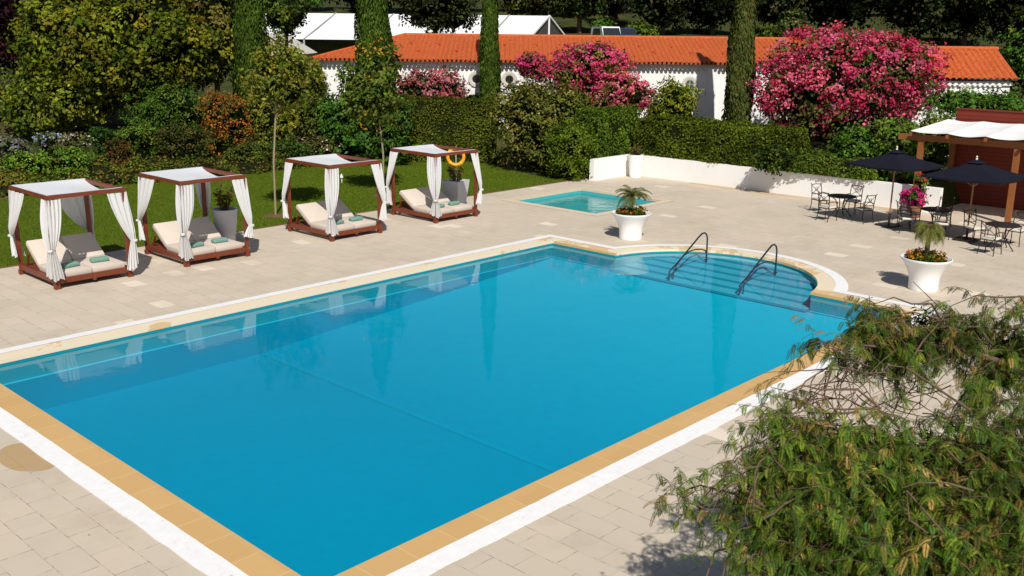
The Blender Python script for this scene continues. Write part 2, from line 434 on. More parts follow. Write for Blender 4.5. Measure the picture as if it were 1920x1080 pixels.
def lobes_for(c, r, k, spread=.5, size=(.42, .62), seed=0):
    g = random.Random(seed); out = [(tuple(c), tuple(x * .72 for x in r))]
    for i in range(k):
        a = 2 * PI * (i + g.random() * .7) / k; e = g.uniform(-.55, .75)
        d = (math.cos(a) * math.cos(e), math.sin(a) * math.cos(e), math.sin(e))
        s = g.uniform(*size)
        out.append((tuple(c[j] + d[j] * r[j] * (1 - s) * g.uniform(.85, 1.12) for j in range(3)), tuple(r[j] * s * g.uniform(.85, 1.15) for j in range(3))))
    return out

def limbs(mb, base, top, r0, kids, spread, seed=0):
    g = random.Random(seed); base, top = Vector(base), Vector(top)
    pts = [base + (top - base) * t + Vector((g.uniform(-.06, .06), g.uniform(-.06, .06), 0)) * t * (top - base).length * .25 for t in (0, .3, .6, 1)]
    mb.tube(pts, [r0, r0 * .8, r0 * .6, r0 * .35], 8)
    for i in range(kids):
        s = pts[1] + (pts[3] - pts[1]) * g.uniform(.2, .9); a = 2 * PI * (i + g.random() * .6) / kids
        e = s + Vector((math.cos(a) * spread[0], math.sin(a) * spread[1], g.uniform(.15, .6) * spread[2]))
        mb.tube([s, (s + e) / 2 + Vector((0, 0, .08 * spread[2])), e], [r0 * .4, r0 * .28, r0 * .12], 6)

seedc = [100]
def plant(name, label, cat, box, Y, cols, leaf=.12, n=6000, clump=.35, k=7, group=None, flowers=None, fname='blossom', trunk_r=.07, depth=None, bark='bark', ground=None, mat='leaf', core=.6, corecol=(.006, .010, .003), up=.35, lob=None, **kw):
    """box: the outline as surveyed from the viewpoint (photo pixels) at distance Y"""
    seedc[0] += 1; sd = seedc[0]
    x0, y0, x1, y1 = box
    X, _, z = at((x0 + x1) / 2, (y0 + y1) / 2, Y)
    rx = (x1 - x0) / 2 / FPX * Y * 1.02; rz = (y1 - y0) / 2 / FPX * Y * 1.02
    g = terr(X, Y) if ground is None else ground
    ry = rx if depth is None else depth
    ry = min(ry, max(rx, rz) * 1.3)
    t = thing(name, label, cat, W(X, Y, g), -PI / 2 + YAW, group)
    c = (0, 0, z - g)
    lb = lobes_for(c, (rx, ry, rz), k, seed=sd) if lob is None else [((a[0] * rx, a[1] * ry, c[2] + a[2] * rz), (a[3] * rx, a[4] * ry, a[5] * rz)) for a in lob]
    if cat != 'tree' and lob is None:      # shrubs are leafy down to the ground
        lb.append(((0, 0, max(.1, c[2] * .45)), (rx * .80, ry * .80, max(.15, c[2] * .55))))
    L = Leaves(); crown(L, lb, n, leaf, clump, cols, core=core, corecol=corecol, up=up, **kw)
    L.build('crown' if cat == 'tree' else 'foliage', M[mat], t)
    if flowers:
        fc, fn, fs, fcl = flowers
        F = Leaves(); crown(F, lb[:-1] if cat != 'tree' and lob is None else lb, fn, fs, fcl, fc, core=0, shell=(.93, 1.10), up=.3, aspect=.8, cvar=.2)
        F.build(fname, M['petal'], t)
    mb = MB(); limbs(mb, (0, 0, -.05), (c[0], c[1], max(.25, c[2])), trunk_r, 5, (rx * .6, ry * .6, rz * .7), sd)
    mb.build('trunk' if cat == 'tree' else 'stem', M[bark], t, True)
    return t

# ------------------------------------------------------------------ world, sun, camera
SHADOW_AZ, ELEV = R(-8), R(45)
sdir = W(math.sin(SHADOW_AZ), math.cos(SHADOW_AZ), 0); sdir = sdir - W(0, 0, 0)
light_dir = Vector((sdir.x * math.cos(ELEV), sdir.y * math.cos(ELEV), -math.sin(ELEV)))
wd = bpy.data.worlds.new('World'); sc.world = wd; wd.use_nodes = True
nt = wd.node_tree; nt.nodes.clear()
sky = nt.nodes.new('ShaderNodeTexSky'); sky.sky_type = 'NISHITA'; sky.sun_disc = False
sky.sun_elevation = ELEV; sky.sun_rotation = math.atan2(-light_dir.x, -light_dir.y)
bg = nt.nodes.new('ShaderNodeBackground'); bg.inputs[1].default_value = .06
ow = nt.nodes.new('ShaderNodeOutputWorld')
nt.links.new(sky.outputs[0], bg.inputs[0]); nt.links.new(bg.outputs[0], ow.inputs[0])
sl = bpy.data.lights.new('sun', 'SUN'); sl.energy = 4.9; sl.angle = R(.5); sl.color = (1, .955, .88)
so = bpy.data.objects.new('sun', sl); C.objects.link(so); so.rotation_euler = light_dir.to_track_quat('-Z', 'Y').to_euler(); so.location = (-10, -10, 30)
cam = bpy.data.cameras.new('camera'); cam.sensor_width = 36; cam.lens = FPX / 1920 * 36; cam.clip_end = 2000; cam.clip_start = .1
co = bpy.data.objects.new('camera', cam); C.objects.link(co); sc.camera = co
fw = Vector((CY_ * math.cos(PITCH), SY_ * math.cos(PITCH), -math.sin(PITCH)))
rt = Vector((SY_, -CY_, 0)); up = rt.cross(fw)
cr, sr = math.cos(ROLL), math.sin(ROLL)
rt2 = rt * cr + up * sr; up2 = rt * -sr + up * cr
co.matrix_world = Matrix(((rt2.x, up2.x, -fw.x, 0), (rt2.y, up2.y, -fw.y, 0), (rt2.z, up2.z, -fw.z, EYE), (0, 0, 0, 1)))
sc.view_settings.view_transform = 'Standard'; sc.view_settings.look = 'None'; sc.view_settings.exposure = 0

# ------------------------------------------------------------------ ground and pool
U0, U1, V0, V1 = 5.65, 21.65, 8.24, 18.67
BC, BR = (21.28, 13.36), 2.97
def outline(o, seg=1.0, arcn=28):
    x1 = U1 + o; r = BR + o
    a = math.acos((x1 - BC[0]) / r)
    pts = []
    def line(p, q, n):
        for i in range(n): pts.append((p[0] + (q[0] - p[0]) * i / n, p[1] + (q[1] - p[1]) * i / n))
    vlo, vhi = BC[1] - r * math.sin(a), BC[1] + r * math.sin(a)
    line((U0 - o, V0 - o), (x1, V0 - o), 60)
    line((x1, V0 - o), (x1, vlo), 10)
    for i in range(arcn): t = -a + 2 * a * i / arcn; pts.append((BC[0] + r * math.cos(t), BC[1] + r * math.sin(t)))
    line((x1, vhi), (x1, V1 + o), 10)
    line((x1, V1 + o), (U0 - o, V1 + o), 60)
    line((U0 - o, V1 + o), (U0 - o, V0 - o), 40)
    return pts
def jitter(pts, a, f, s=0):
    return [(x + a * mnoise.noise((x * f, y * f, s)), y + a * mnoise.noise((x * f, y * f, s + 9))) for x, y in pts]
def ring(mb, a, b, za, zb, mi=0):
    n = len(a)
    mb.add([(p[0], p[1], za) for p in a] + [(p[0], p[1], zb) for p in b], [(i, (i + 1) % n, n + (i + 1) % n, n + i) for i in range(n)], mi)
def holed(outer, holes, z, name, mat):
    pts = [Vector(p) for p in outer]; edges = [(i, (i + 1) % len(outer)) for i in range(len(outer))]
    for h in holes:
        b = len(pts); pts += [Vector(p) for p in h]; edges += [(b + i, b + (i + 1) % len(h)) for i in range(len(h))]
    v, e, f, _, _, _ = delaunay_2d_cdt(pts, edges, [], 0, 1e-5)
    def inside(p, poly):
        c = False; n = len(poly)
        for i in range(n):
            (x1, y1), (x2, y2) = poly[i], poly[(i + 1) % n]
            if (y1 > p[1]) != (y2 > p[1]) and p[0] < (x2 - x1) * (p[1] - y1) / (y2 - y1) + x1: c = not c
        return c
    keep = []
    for t in f:
        m = (sum(v[i].x for i in t) / len(t), sum(v[i].y for i in t) / len(t))
        if inside(m, outer) and not any(inside(m, h) for h in holes): keep.append(t)
    mb = MB(); mb.add([(p.x, p.y, z) for p in v], keep)
    return structure(mb.build(name, mat))

KU0, KU1, KV0, KV1 = 26.2, 30.2, 20.65, 24.6
K = [(KU0 - .32, KV0 - .32), (KU1 + .32, KV0 - .32), (KU1 + .32, KV1 + .32), (KU0 - .32, KV1 + .32)]
holed([(-18, -18), (38.4, -18), (38.4, 26.28), (-18, 26.28)], [outline(.66), K], 0, 'paving', M['paving'])

mb = MB()
inner, mid_, outer_ = outline(0), outline(.43), jitter(outline(.73), .022, 3)
ring(mb, inner, mid_, .016, .016); ring(mb, inner, outline(.02), -.05, -.05); ring(mb, [(p[0], p[1]) for p in inner], inner, -.05, .016)
structure(mb.build('pool_coping', M['coping_stone']))
mb = MB(); ring(mb, jitter(outline(.42), .015, 5), outer_, .022, .008); ring(mb, outer_, outer_, .008, -.03)
structure(mb.build('painted_border', M['white_band']))

# basin: walls (upper + lower), ledge, sloping floor
mb = MB(); wl = outline(.015)
ring(mb, wl, wl, -.03, -.45, 0)
wi = outline(-.05)
def floor_z(u): return -1.12 + .66 * min(1, max(0, (u - 11.6) / (U1 - 11.6)))
ring(mb, wl, wi, -.45, -.452, 1)
n = len(wi)
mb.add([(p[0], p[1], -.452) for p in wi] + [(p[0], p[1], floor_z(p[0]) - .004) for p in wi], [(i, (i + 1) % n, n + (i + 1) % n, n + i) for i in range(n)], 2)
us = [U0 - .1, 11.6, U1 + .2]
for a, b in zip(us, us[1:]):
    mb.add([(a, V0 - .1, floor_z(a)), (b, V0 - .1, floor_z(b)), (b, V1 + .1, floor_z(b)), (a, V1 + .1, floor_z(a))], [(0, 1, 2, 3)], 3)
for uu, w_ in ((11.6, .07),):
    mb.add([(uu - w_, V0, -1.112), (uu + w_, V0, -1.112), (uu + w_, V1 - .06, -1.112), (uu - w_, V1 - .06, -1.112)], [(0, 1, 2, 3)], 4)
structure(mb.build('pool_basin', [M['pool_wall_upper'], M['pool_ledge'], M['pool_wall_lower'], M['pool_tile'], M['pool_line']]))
mb = MB()
for i, (ue, zt) in enumerate(((23.75, -.13), (23.3, -.185), (22.85, -.24), (22.4, -.295), (21.95, -.35), (21.5, -.405))):
    r = BR + .01; a = math.acos(min(1, (ue - BC[0]) / r))
    arc = [(BC[0] + r * math.cos(-a + 2 * a * j / 30), BC[1] + r * math.sin(-a + 2 * a * j / 30)) for j in range(31)]
    mb.poly(arc, zt, 0)
    y0, y1 = arc[0][1], arc[-1][1]
    mb.add([(ue, y0, zt), (ue, y1, zt), (ue, y1, zt - .055), (ue, y0, zt - .055)], [(0, 1, 2, 3)], 1)
    mb.add([(ue, y0, zt + .003), (ue + .018, y0, zt + .003), (ue + .018, y1, zt + .003), (ue, y1, zt + .003)], [(0, 1, 2, 3)], 1)
structure(mb.build('pool_steps', [M['step_tile'], M['step_nosing']]))
mb = MB(); mb.poly(outline(.012), -.085); structure(mb.build('pool_water', M['pool_water']))
# small pool
mb = MB()
k0 = [(KU0, KV0), (KU1, KV0), (KU1, KV1), (KU0, KV1)]
ring(mb, k0, K, .014, .006); ring(mb, k0, k0, .014, -.07)
structure(mb.build('small_pool_coping', simple('pale_coping', (.62, .50, .37), .75, .12, 4, .2)))
mb = MB(); kk = [(KU0 - .01, KV0 - .01), (KU1 + .01, KV0 - .01), (KU1 + .01, KV1 + .01), (KU0 - .01, KV1 + .01)]
ring(mb, kk, kk, -.02, -.55); mb.poly(kk, -.55); structure(mb.build('small_pool_basin', M['kids_tile']))
mb = MB(); mb.poly(kk, -.16); structure(mb.build('small_pool_water', M['kids_water']))

# lawn and terrain
LAWN = [(-8, 26.30), (31.9, 26.30), (31.4, 28), (32.7, 32.3), (32.2, 38), (31.6, 42), (27, 39.6), (23, 38.2), (17, 38.5), (12.8, 37.1), (5, 34), (-8, 30)]
mb = MB(); mb.poly(LAWN, .012); structure(mb.build('lawn', M['lawn']))
mb = MB()
mb.box((12, 26.29, .0), (40.2, .05, .05)); structure(mb.build('lawn_edging', M['bed_soil']))
xs = [-220, -120, -80, -60, -45, -36] + [x * .6 for x in range(-50, 51)] + [36, 45, 60, 80, 120, 220]
ys = [-40, 0, 15] + [22 + .6 * i for i in range(66)] + [62 + 3 * i for i in range(20)] + [125, 140, 160, 190, 230, 280, 400]
mb = MB(); vs = []
for Y in ys:
    for X in xs:
        p = W(X, Y); z = terr(X, Y)
        if p.y < 25.7 and (p.x < 34.7 or (p.x < 37.7 and p.y < 12.2)): z = -4
        elif p.y < 26.3 and p.x < 35.3: z = min(z, -.04)
        vs.append((p.x, p.y, z + (mnoise.noise((X * .3, Y * .3, 0)) * .08 if Y > 44 else 0)))
nx = len(xs)
mb.add(vs, [(j * nx + i, j * nx + i + 1, (j + 1) * nx + i + 1, (j + 1) * nx + i) for j in range(len(ys) - 1) for i in range(nx - 1)])
structure(mb.build('ground', M['earth'], None, True))

# grass blades
def in_poly(P, poly):
    c = np.zeros(len(P), bool); n = len(poly)
    for i in range(n):
        (x1, y1), (x2, y2) = poly[i], poly[(i + 1) % n]
        m = ((y1 > P[:, 1]) != (y2 > P[:, 1])) & (P[:, 0] < (x2 - x1) * (P[:, 1] - y1) / (y2 - y1 + 1e-12) + x1)
        c ^= m
    return c
P = rng.uniform((4, 26.22), (33, 42), (150000, 2)); P = P[in_poly(P, LAWN)]
k = len(P); L = Leaves()
ang = rng.uniform(0, 2 * PI, k); h = rng.uniform(.03, .07, k); w = .012
dx = np.stack([np.cos(ang), np.sin(ang)], 1) * w; ln = rng.normal(0, .02, (k, 2))
b0 = np.c_[P - dx, np.full(k, .008)]; b1 = np.c_[P + dx, np.full(k, .008)]; tp = np.c_[P + ln, h]; tp2 = np.c_[P + ln + dx * .2, h]
L.quads(np.stack([b0, b1, tp2, tp], 1), tints(k, [(.10, .15, .008), (.08, .13, .007), (.125, .155, .014)], .25))
g_ = L.build('grass', M['leaf']); g_['kind'] = 'stuff'; tag(g_, 'short mown green lawn grass behind the day beds', 'grass')

# ------------------------------------------------------------------ day beds with canopies
def wing(mb, post, d, o, ztop, Ln, ztie, zbot, seed, flare=.27, tieoff=.06):
    g = random.Random(seed); ph = g.uniform(0, 6); kf = g.uniform(3.2, 4.6); sway = g.uniform(-.05, .05)
    post, d, o = Vector(post), Vector(d), Vector(o)
    def fn(s, t):
        if t < .62:
            q = t / .62; z = ztop + (ztie - ztop) * q
            wdt = .085 + (Ln - .085) * (1 - q ** 2.1) ** .9
            amp = .012 + .028 * min(1, wdt / .4) * (.4 + .6 * q)
            bow = .05 * math.sin(PI * q) * s
        else:
            q = (t - .62) / .38; z = ztie + (zbot - ztie) * q
            wdt = .085 + (flare - .085) * q ** .7; amp = .02 + .02 * q; bow = 0
        k = 1 if t < .62 else 1
        off = tieoff * min(1, t / .5)
        p = post + d * (s * wdt - .03 + (sway * (t - .62) if t > .62 else 0)) + o * (off + amp * math.sin(2 * PI * kf * s + ph) + bow + .008 * mnoise.noise((s * 4, t * 5, seed)))
        zz = z - (.05 * s * (1 - s) if t == 0 else 0) + (.03 * math.sin(7 * s + ph) if t > .95 else 0)
        return (p.x, p.y, zz)
    mb.grid(fn, 26, 26)

def day_bed(u, v, label, cfg, seed):
    Wd, Dp, Ht = 1.80, 2.10, 2.14
    t = thing('day_bed', label, 'day bed', (u, v, 0), 0, 'canopied day beds in a row along the lawn')
    pw = .085
    corners = [(0, 0), (Wd, 0), (Wd, Dp), (0, Dp)]
    mb = MB()
    for a, b in ((0, 1), (1, 2), (2, 3), (3, 0)):
        p, q = Vector((*corners[a], .19)), Vector((*corners[b], .19))
        d = (q - p).normalized(); mb.beam(p + d * (pw / 2 + .001), q - d * (pw / 2 + .001), .05, .13)
    for i in range(14):
        y = .08 + (Dp - .16) * i / 13; mb.box((Wd / 2, y, .225), (Wd - .1, .09, .022))
    mb.box((Wd / 2, .0, .13), (.08, .06, .1)); 
    mb.build('bed_frame', M['red_wood'], t)
    for c in corners:
        mb = MB(); mb.box((c[0], c[1], .06), (.12, .12, .12)); mb.build('foot', M['red_wood'], t)
        mb = MB(); mb.box((c[0], c[1], .12 + (Ht - .12) / 2), (pw, pw, Ht - .121)); mb.build('post', M['red_wood'], t)
    mb = MB()
    for a, b in ((0, 1), (1, 2), (2, 3), (3, 0)):
        p, q = Vector((*corners[a], Ht + .045)), Vector((*corners[b], Ht + .045))
        d = (q - p).normalized(); e = .06 if a % 2 == 0 else -.042
        mb.beam(p - d * e, q + d * e, .08, .088)
    mb.build('roof_frame', M['red_wood'], t)
    mb = MB()
    def cloth(s, q):
        x = -.02 + (Wd + .02) * s; y = -.02 + (Dp + .04) * q
        sag = .20 * (math.sin(PI * min(1, max(0, (q - .06) / .90))) ** .8) * (s ** 2.2)
        sag += .012 * math.sin(PI * q) * math.sin(PI * s)
        if s < .02 or q < .02: sag = 0
        return (x, y, Ht + .098 - sag + .006 * mnoise.noise((x * 3, y * 3, seed)))
    mb.grid(cloth, 24, 24); mb.build('canopy', M['canopy_cloth'], t, True)
    # mattress halves and backrests
    hinge = Dp * .56
    ang = R(cfg.get('tilt', 36))
    for i in range(2):
        x = Wd * (.27 + .46 * i)
        mb = MB(); mb.rbox((x, .06 + (hinge - .06) / 2, .31), (Wd * .455, hinge - .05, .15), .035); mb.build('mattress', M['cushion'], t, True)
        m = Matrix.Rotation(ang, 3, 'X'); Lb = Dp * .40
        ctr = Vector((x, hinge, .28)) + m @ Vector((0, Lb / 2 + .03, .055))
        mb = MB(); mb.rbox(ctr, (Wd * .455, Lb, .14), .035, mat=m); mb.build('backrest', M['cushion'], t, True)
    mb = MB(); m = Matrix.Rotation(ang, 3, 'X')
    mb.box(Vector((Wd / 2, hinge, .25)) + m @ Vector((0, .42, -.01)), (Wd * .9, .8, .03), mat=m)
    for x in (.1, Wd - .1): mb.beam((x, hinge + .75, .24), (x, hinge + .62, .25 + .5 * math.sin(ang)), .05, .04)
    mb.build('backrest_board', M['red_wood'], t)
    # curtains, gathered on each post
    dirs = [((1, 0, 0), (0, 1, 0), (-.5, -.5)), ((-1, 0, 0), (0, 1, 0), (.7, -.5)), ((-1, 0, 0), (0, -1, 0), (.5, .5)), ((1, 0, 0), (0, -1, 0), (-.8, .3))]
    for ci, c in enumerate(corners):
        cf = cfg['c'][ci]
        if cf is None: continue
        La, Lb, zt, zb, off = cf
        du, dv, oo = dirs[ci]; o = Vector((oo[0], oo[1], 0)).normalized()
        mb = MB(); pp = (c[0] + o.x * .055, c[1] + o.y * .055, 0)
        if La: wing(mb, pp, du, Vector((0, o.y, 0)).normalized() * .6 + o * .4, Ht - .005, La, zt, zb, seed * 10 + ci, tieoff=off)
        if Lb: wing(mb, pp, dv, Vector((o.x, 0, 0)).normalized() * .6 + o * .4, Ht - .005, Lb, zt, zb + .06, seed * 10 + ci + 5, tieoff=off)
        # the knot
        kp = Vector(pp) + o * off
        mb.lathe([(.035, -.035), (.06, -.02), (.065, 0), (.06, .02), (.035, .035)], 14, (kp.x, kp.y, zt))
        mb.build('curtain', M['curtain_cloth'], t, True)
    return t

def towel(u, v, label, rz):
    mb = MB(); m = Matrix.Rotation(rz, 3, 'Z')
    prof = []
    mb.rbox((0, 0, .055), (.42, .21, .11), .048, 4, m)
    g = Matrix.Rotation(rz, 3, 'Z')
    for k in (-1, 1):
        sp = [g @ Vector((k * .211, .055 * (1 - a / 14) * math.cos(a * .9), .055 + .04 * (1 - a / 14) * math.sin(a * .9))) for a in range(13)]
        mb.tube(sp, .008, 5)
    o = mb.build('towel', M['towel'], None, True); o.location = (u, v, .386)
    return tag(o, label, 'towel', 'rolled green towels laid on the day beds')

V_B = 23.19
beds = [
    (9.03, 'day bed nearest the left edge of the photo, furthest from the grey planters', dict(c=[(.34, .36, .95, .24, .10), (.50, .10, .92, .22, .13), (.85, .2, .85, .3, .06), (.12, .95, 1.0, .45, .10)], tilt=36)),
    (12.36, 'second day bed from the left, with a grey planter just behind its right post', dict(c=[(.40, .22, .88, .20, .07), (.42, .18, .85, .55, .12), (.3, .3, .9, .3, .06), (.10, .85, .95, .38, .12)], tilt=35)),
    (17.0, 'third day bed from the left, standing beside the slender sapling trunk', dict(c=[(.36, .22, .75, .18, .06), (.40, .14, .95, .42, .14), None, (.12, .42, .95, .40, .15)], tilt=33)),
    (21.12, 'day bed at the right end of the row, nearest the orange lifebuoy', dict(c=[(.26, .40, .75, .20, .06), (.34, .22, .9, .45, .16), None, (.12, .42, .95, .35, .18)], tilt=32)),
]
names = ['first', 'second', 'third', 'fourth']
for i, (u, lb, cfg) in enumerate(beds):
    day_bed(u, V_B, lb, cfg, i + 3)
    towel(u + .52, V_B + .42, f'rolled green towel on the left half of the {names[i]} day bed from the left', R(8))
    towel(u + 1.28, V_B + .50, f'rolled green towel on the right half of the {names[i]} day bed from the left', R(-6 + 4 * i))

# ------------------------------------------------------------------ planters
def palm_crown(mb_or_L, base, n, length, cols, droop=1.0, rise=.8, leafl=.16, seed=0, w=.02):
    g = random.Random(seed); L = mb_or_L; ribs = []
    for i in range(n):
        a = 2 * PI * (i * .618 + g.random() * .06); el = g.uniform(.25, 1.25) * rise; ln = length * g.uniform(.8, 1.15)
        pts = []
        p = Vector(base); d = Vector((math.cos(a) * math.cos(el), math.sin(a) * math.cos(el), math.sin(el)))
        for s in range(11):
            pts.append(p.copy()); p = p + d * ln / 10; d = (d + Vector((0, 0, -.17 * droop))).normalized()
        ribs.append(pts)
        V = []; 
        for s in range(1, 11):
            for f in (0, .33, .66):
                if s + f > 10: continue
                i0 = min(s, 9); c = pts[i0].lerp(pts[i0 + 1], f) if i0 + 1 < 11 else pts[i0]
                dd = (pts[i0 + 1] - pts[i0]).normalized(); sd = dd.cross(Vector((0, 0, 1)))
                if sd.length < .1: sd = Vector((1, 0, 0))
                sd.normalize()
                for sg in (-1, 1):
                    tdir = (sd * sg * .8 + dd * .75 + Vector((0, 0, -.35 * droop))).normalized()
                    l = leafl * (1 - .55 * abs((s + f) / 10 - .45)) * g.uniform(.85, 1.15)
                    wv = dd * w * .5
                    V.append([c - wv, c + wv, c + tdir * l + wv * .15, c + tdir * l - wv * .15])
        V = np.array([[list(x) for x in q] for q in V]); L.quads(V, tints(len(V), cols, .3))
    return ribs

def flower_ball(F, L, c, r, z, n_l, n_f, fcols):
    p = rng.normal(size=(n_l, 3)) * np.array([r * .42, r * .42, .07]) + np.array([c[0], c[1], z + .06]); rr = np.hypot(p[:, 0] - c[0], p[:, 1] - c[1]); p = p[rr < r]
    L.leaves(p, unit(rng.normal(size=(len(p), 3)) + np.array([0, 0, .9])), rng.uniform(.06, .12, len(p)), tints(len(p), [(.05, .085, .012), (.07, .11, .015)], .4))
    a = rng.uniform(0, 2 * PI, n_f); q = r * np.sqrt(rng.uniform(.02, .95, n_f))
    ctr = np.stack([c[0] + q * np.cos(a), c[1] + q * np.sin(a), z + rng.uniform(.1, .2, n_f)], 1)
    cc = tints(n_f, fcols, .15); idx = np.repeat(np.arange(n_f), 9)
    pp = ctr[idx] + rng.normal(size=(len(idx), 3)) * .024
    F.leaves(pp, unit(rng.normal(size=(len(idx), 3)) * .6 + np.array([0, 0, 1])), rng.uniform(.05, .08, len(idx)), cc[idx], .8)

def bowl_planter(u, v, label, seed, palm, fcols, sc_=1.0):
    t = thing('planter', label, 'planter', (u, v, 0), rnd.uniform(0, 3), 'flared white bowl planters with small palms beside the pool')
    prof = [(.30, 0), (.345, .004), (.35, .03), (.348, .2), (.365, .34), (.42, .5), (.515, .66), (.585, .745), (.602, .775), (.60, .80), (.575, .803), (.53, .76), (.48, .70)]
    prof = [(r * sc_, z) for r, z in prof]
    mb = MB(); mb.lathe(prof, 56); mb.disk((0, 0, .002), prof[0][0], 56, flip=True); mb.build('pot', M['pot'], t, True)
    mb = MB(); mb.lathe([(.001, .73), (.3, .73), (.5 * sc_, .71)], 24); mb.build('soil', M['soil'], t)
    L = Leaves(); flower_ball(L, L, (0, 0), .47 * sc_, .72, 1500, 34, fcols)
    L.build('bedding_flowers', M['petal'], t)
    mb = MB(); hp = palm['h']
    pts = [(0, 0, .70), (.01, .01, .70 + hp * .4), (-.01, .0, .70 + hp)]
    mb.tube(pts, [.075, .06, .05], 10); 
    L = Leaves(); ribs = palm_crown(L, (0, 0, .70 + hp), palm['n'], palm['len'], palm['cols'], palm['droop'], palm['rise'], palm['leafl'], seed, palm.get('w', .02))
    for r in ribs: mb.tube(r, [.008 - .0006 * i for i in range(len(r))], 4)
    mb.build('palm_stem', M['bark'], t, True); L.build('palm_fronds', M['leaf'], t)
    return t
bowl_planter(23.72, 17.33, 'flared white planter between the pool and the small pool, with a feathery dwarf palm', 3,
             dict(h=.58, n=30, len=.62, cols=[(.10, .12, .03), (.13, .13, .05), (.07, .09, .02)], droop=1.25, rise=1.0, leafl=.16), [(.55, .12, .02), (.5, .2, .03), (.6, .35, .05), (.35, .05, .02)])
bowl_planter(23.98, 8.62, 'flared white planter on the right with a drooping grassy palm over orange flowers', 5,
             dict(h=.80, n=54, len=.52, cols=[(.15, .17, .03), (.19, .20, .05), (.11, .13, .02)], droop=1.9, rise=.95, leafl=.18, w=.012), [(.80, .24, .02), (.75, .18, .02), (.8, .45, .05), (.85, .30, .04)])

def tall_planter(u, v, label, mat, h, rt_, rb, square, plant_h, seed, group):
    t = thing('planter', label, 'planter', (u, v, 0), .2, group)
    if square:
        mb = MB(); n = 4
        def rr(r, z): return [(r * a, r * b, z) for a, b in ((-1, -1), (1, -1), (1, 1), (-1, 1))]
        P_ = rr(rb, 0) + rr(rt_, h) + rr(rt_ - .05, h) + rr(rt_ - .07, h - .1)
        fs = [(0, 3, 2, 1)]
        for k in range(3): fs += [(k * 4 + i, k * 4 + (i + 1) % 4, k * 4 + 4 + (i + 1) % 4, k * 4 + 4 + i) for i in range(4)]
        mb.add(P_, fs); mb.build('pot', mat, t)
    else:
        mb = MB(); mb.lathe([(rb, 0), (rb + .01, .01), (rt_, h - .01), (rt_, h), (rt_ - .05, h), (rt_ - .07, h - .1)], 36); mb.disk((0, 0, .002), rb, 36, flip=True); mb.build('pot', mat, t, True)
    mb = MB(); q = rt_ - .06
    if square: mb.box((0, 0, h - .09), (2 * q, 2 * q, .02))
    else: mb.lathe([(.001, h - .08), (q, h - .08)], 24)
    mb.build('soil', M['soil'], t)
    if plant_h:
        L = Leaves(); mb = MB(); g = random.Random(seed)
        for i in range(9):
            a = g.uniform(0, 6.3); tip = Vector((math.cos(a) * .22, math.sin(a) * .22, h + plant_h * g.uniform(.6, 1)))
            b = Vector((math.cos(a) * .05, math.sin(a) * .05, h - .1)); mb.tube([b, b.lerp(tip, .5) + Vector((0, 0, .05)), tip], [.012, .009, .004], 5)
            k = 26; tt = rng.uniform(.25, 1, k); pos = np.array(b)[None] + (np.array(tip) - np.array(b))[None] * tt[:, None] + rng.normal(size=(k, 3)) * .05
            L.leaves(pos, unit(rng.normal(size=(k, 3)) + np.array([0, 0, .4])), rng.uniform(.1, .2, k), tints(k, [(.10, .085, .02), (.08, .09, .02), (.13, .08, .03)], .35), .3)
        mb.build('stem', M['twig'], t, True); L.build('foliage', M['leaf'], t)
    return t
tall_planter(14.62, 25.0, 'tall tapered grey planter beside the second day bed from the left', M['grey_pot'], 1.02, .36, .235, False, .62, 4, 'tall grey planters behind the day beds')
tall_planter(23.72, 25.0, 'tall square grey planter at the day bed nearest the lifebuoy', M['grey_pot'], .95, .36, .25, True, .5, 6, 'tall grey planters behind the day beds')
tall_planter(34.45, 25.05, 'tall white planter in the corner of the white garden wall', M['pot'], .98, .33, .24, False, .35, 9, None)

# lifebuoy hung on a slim post
t = thing('lifebuoy_post', 'slim grey post on the lawn edge that carries the orange lifebuoy', 'post', (24.6, 25.9, 0))
mb = MB(); mb.tube([(0, 0, -.05), (0, 0, 1.98)], .022, 8); mb.tube([(0, 0, 1.93), (-.06, -.05, 1.93), (-.075, -.062, 1.96)], .012, 6); mb.build('pole', M['grey_metal'], t, True)
mb = MB(); cx = (24.6 - .075, 25.9 - .068, 1.62)
m = Matrix.Rotation(R(-45), 3, 'Z')
ringp = [m @ Vector((.29 * math.cos(a), 0, .29 * math.sin(a))) for a in [2 * PI * i / 40 for i in range(41)]]
lb = thing('lifebuoy', 'orange ring lifebuoy hanging near the right end day bed', 'lifebuoy', cx)
mb.tube(ringp, .062, 12, caps=False); mb.build('ring', M['orange_ring'], lb, True)
for a in (45, 135, 225, 315):
    mb = MB(); c = m @ Vector((.29 * math.cos(R(a)), 0, .29 * math.sin(R(a)))); tdir = m @ Vector((-math.sin(R(a)), 0, math.cos(R(a))))
    mb.tube([c - tdir * .03, c + tdir * .03], .067, 12)
    mb.build('band', M['yellow_band'], lb, True)
t = thing('garden_light', 'small white spike light standing in the lawn', 'garden light', (24.2, 32.2, 0))
mb = MB(); mb.tube([(0, 0, -.03), (0, 0, .22)], .02, 8); mb.build('spike', M['white_paint'], t); mb = MB(); mb.lathe([(.03, .2), (.07, .22), (.06, .32), (.001, .38)], 12); mb.build('lamp_head', M['white_paint'], t, True)

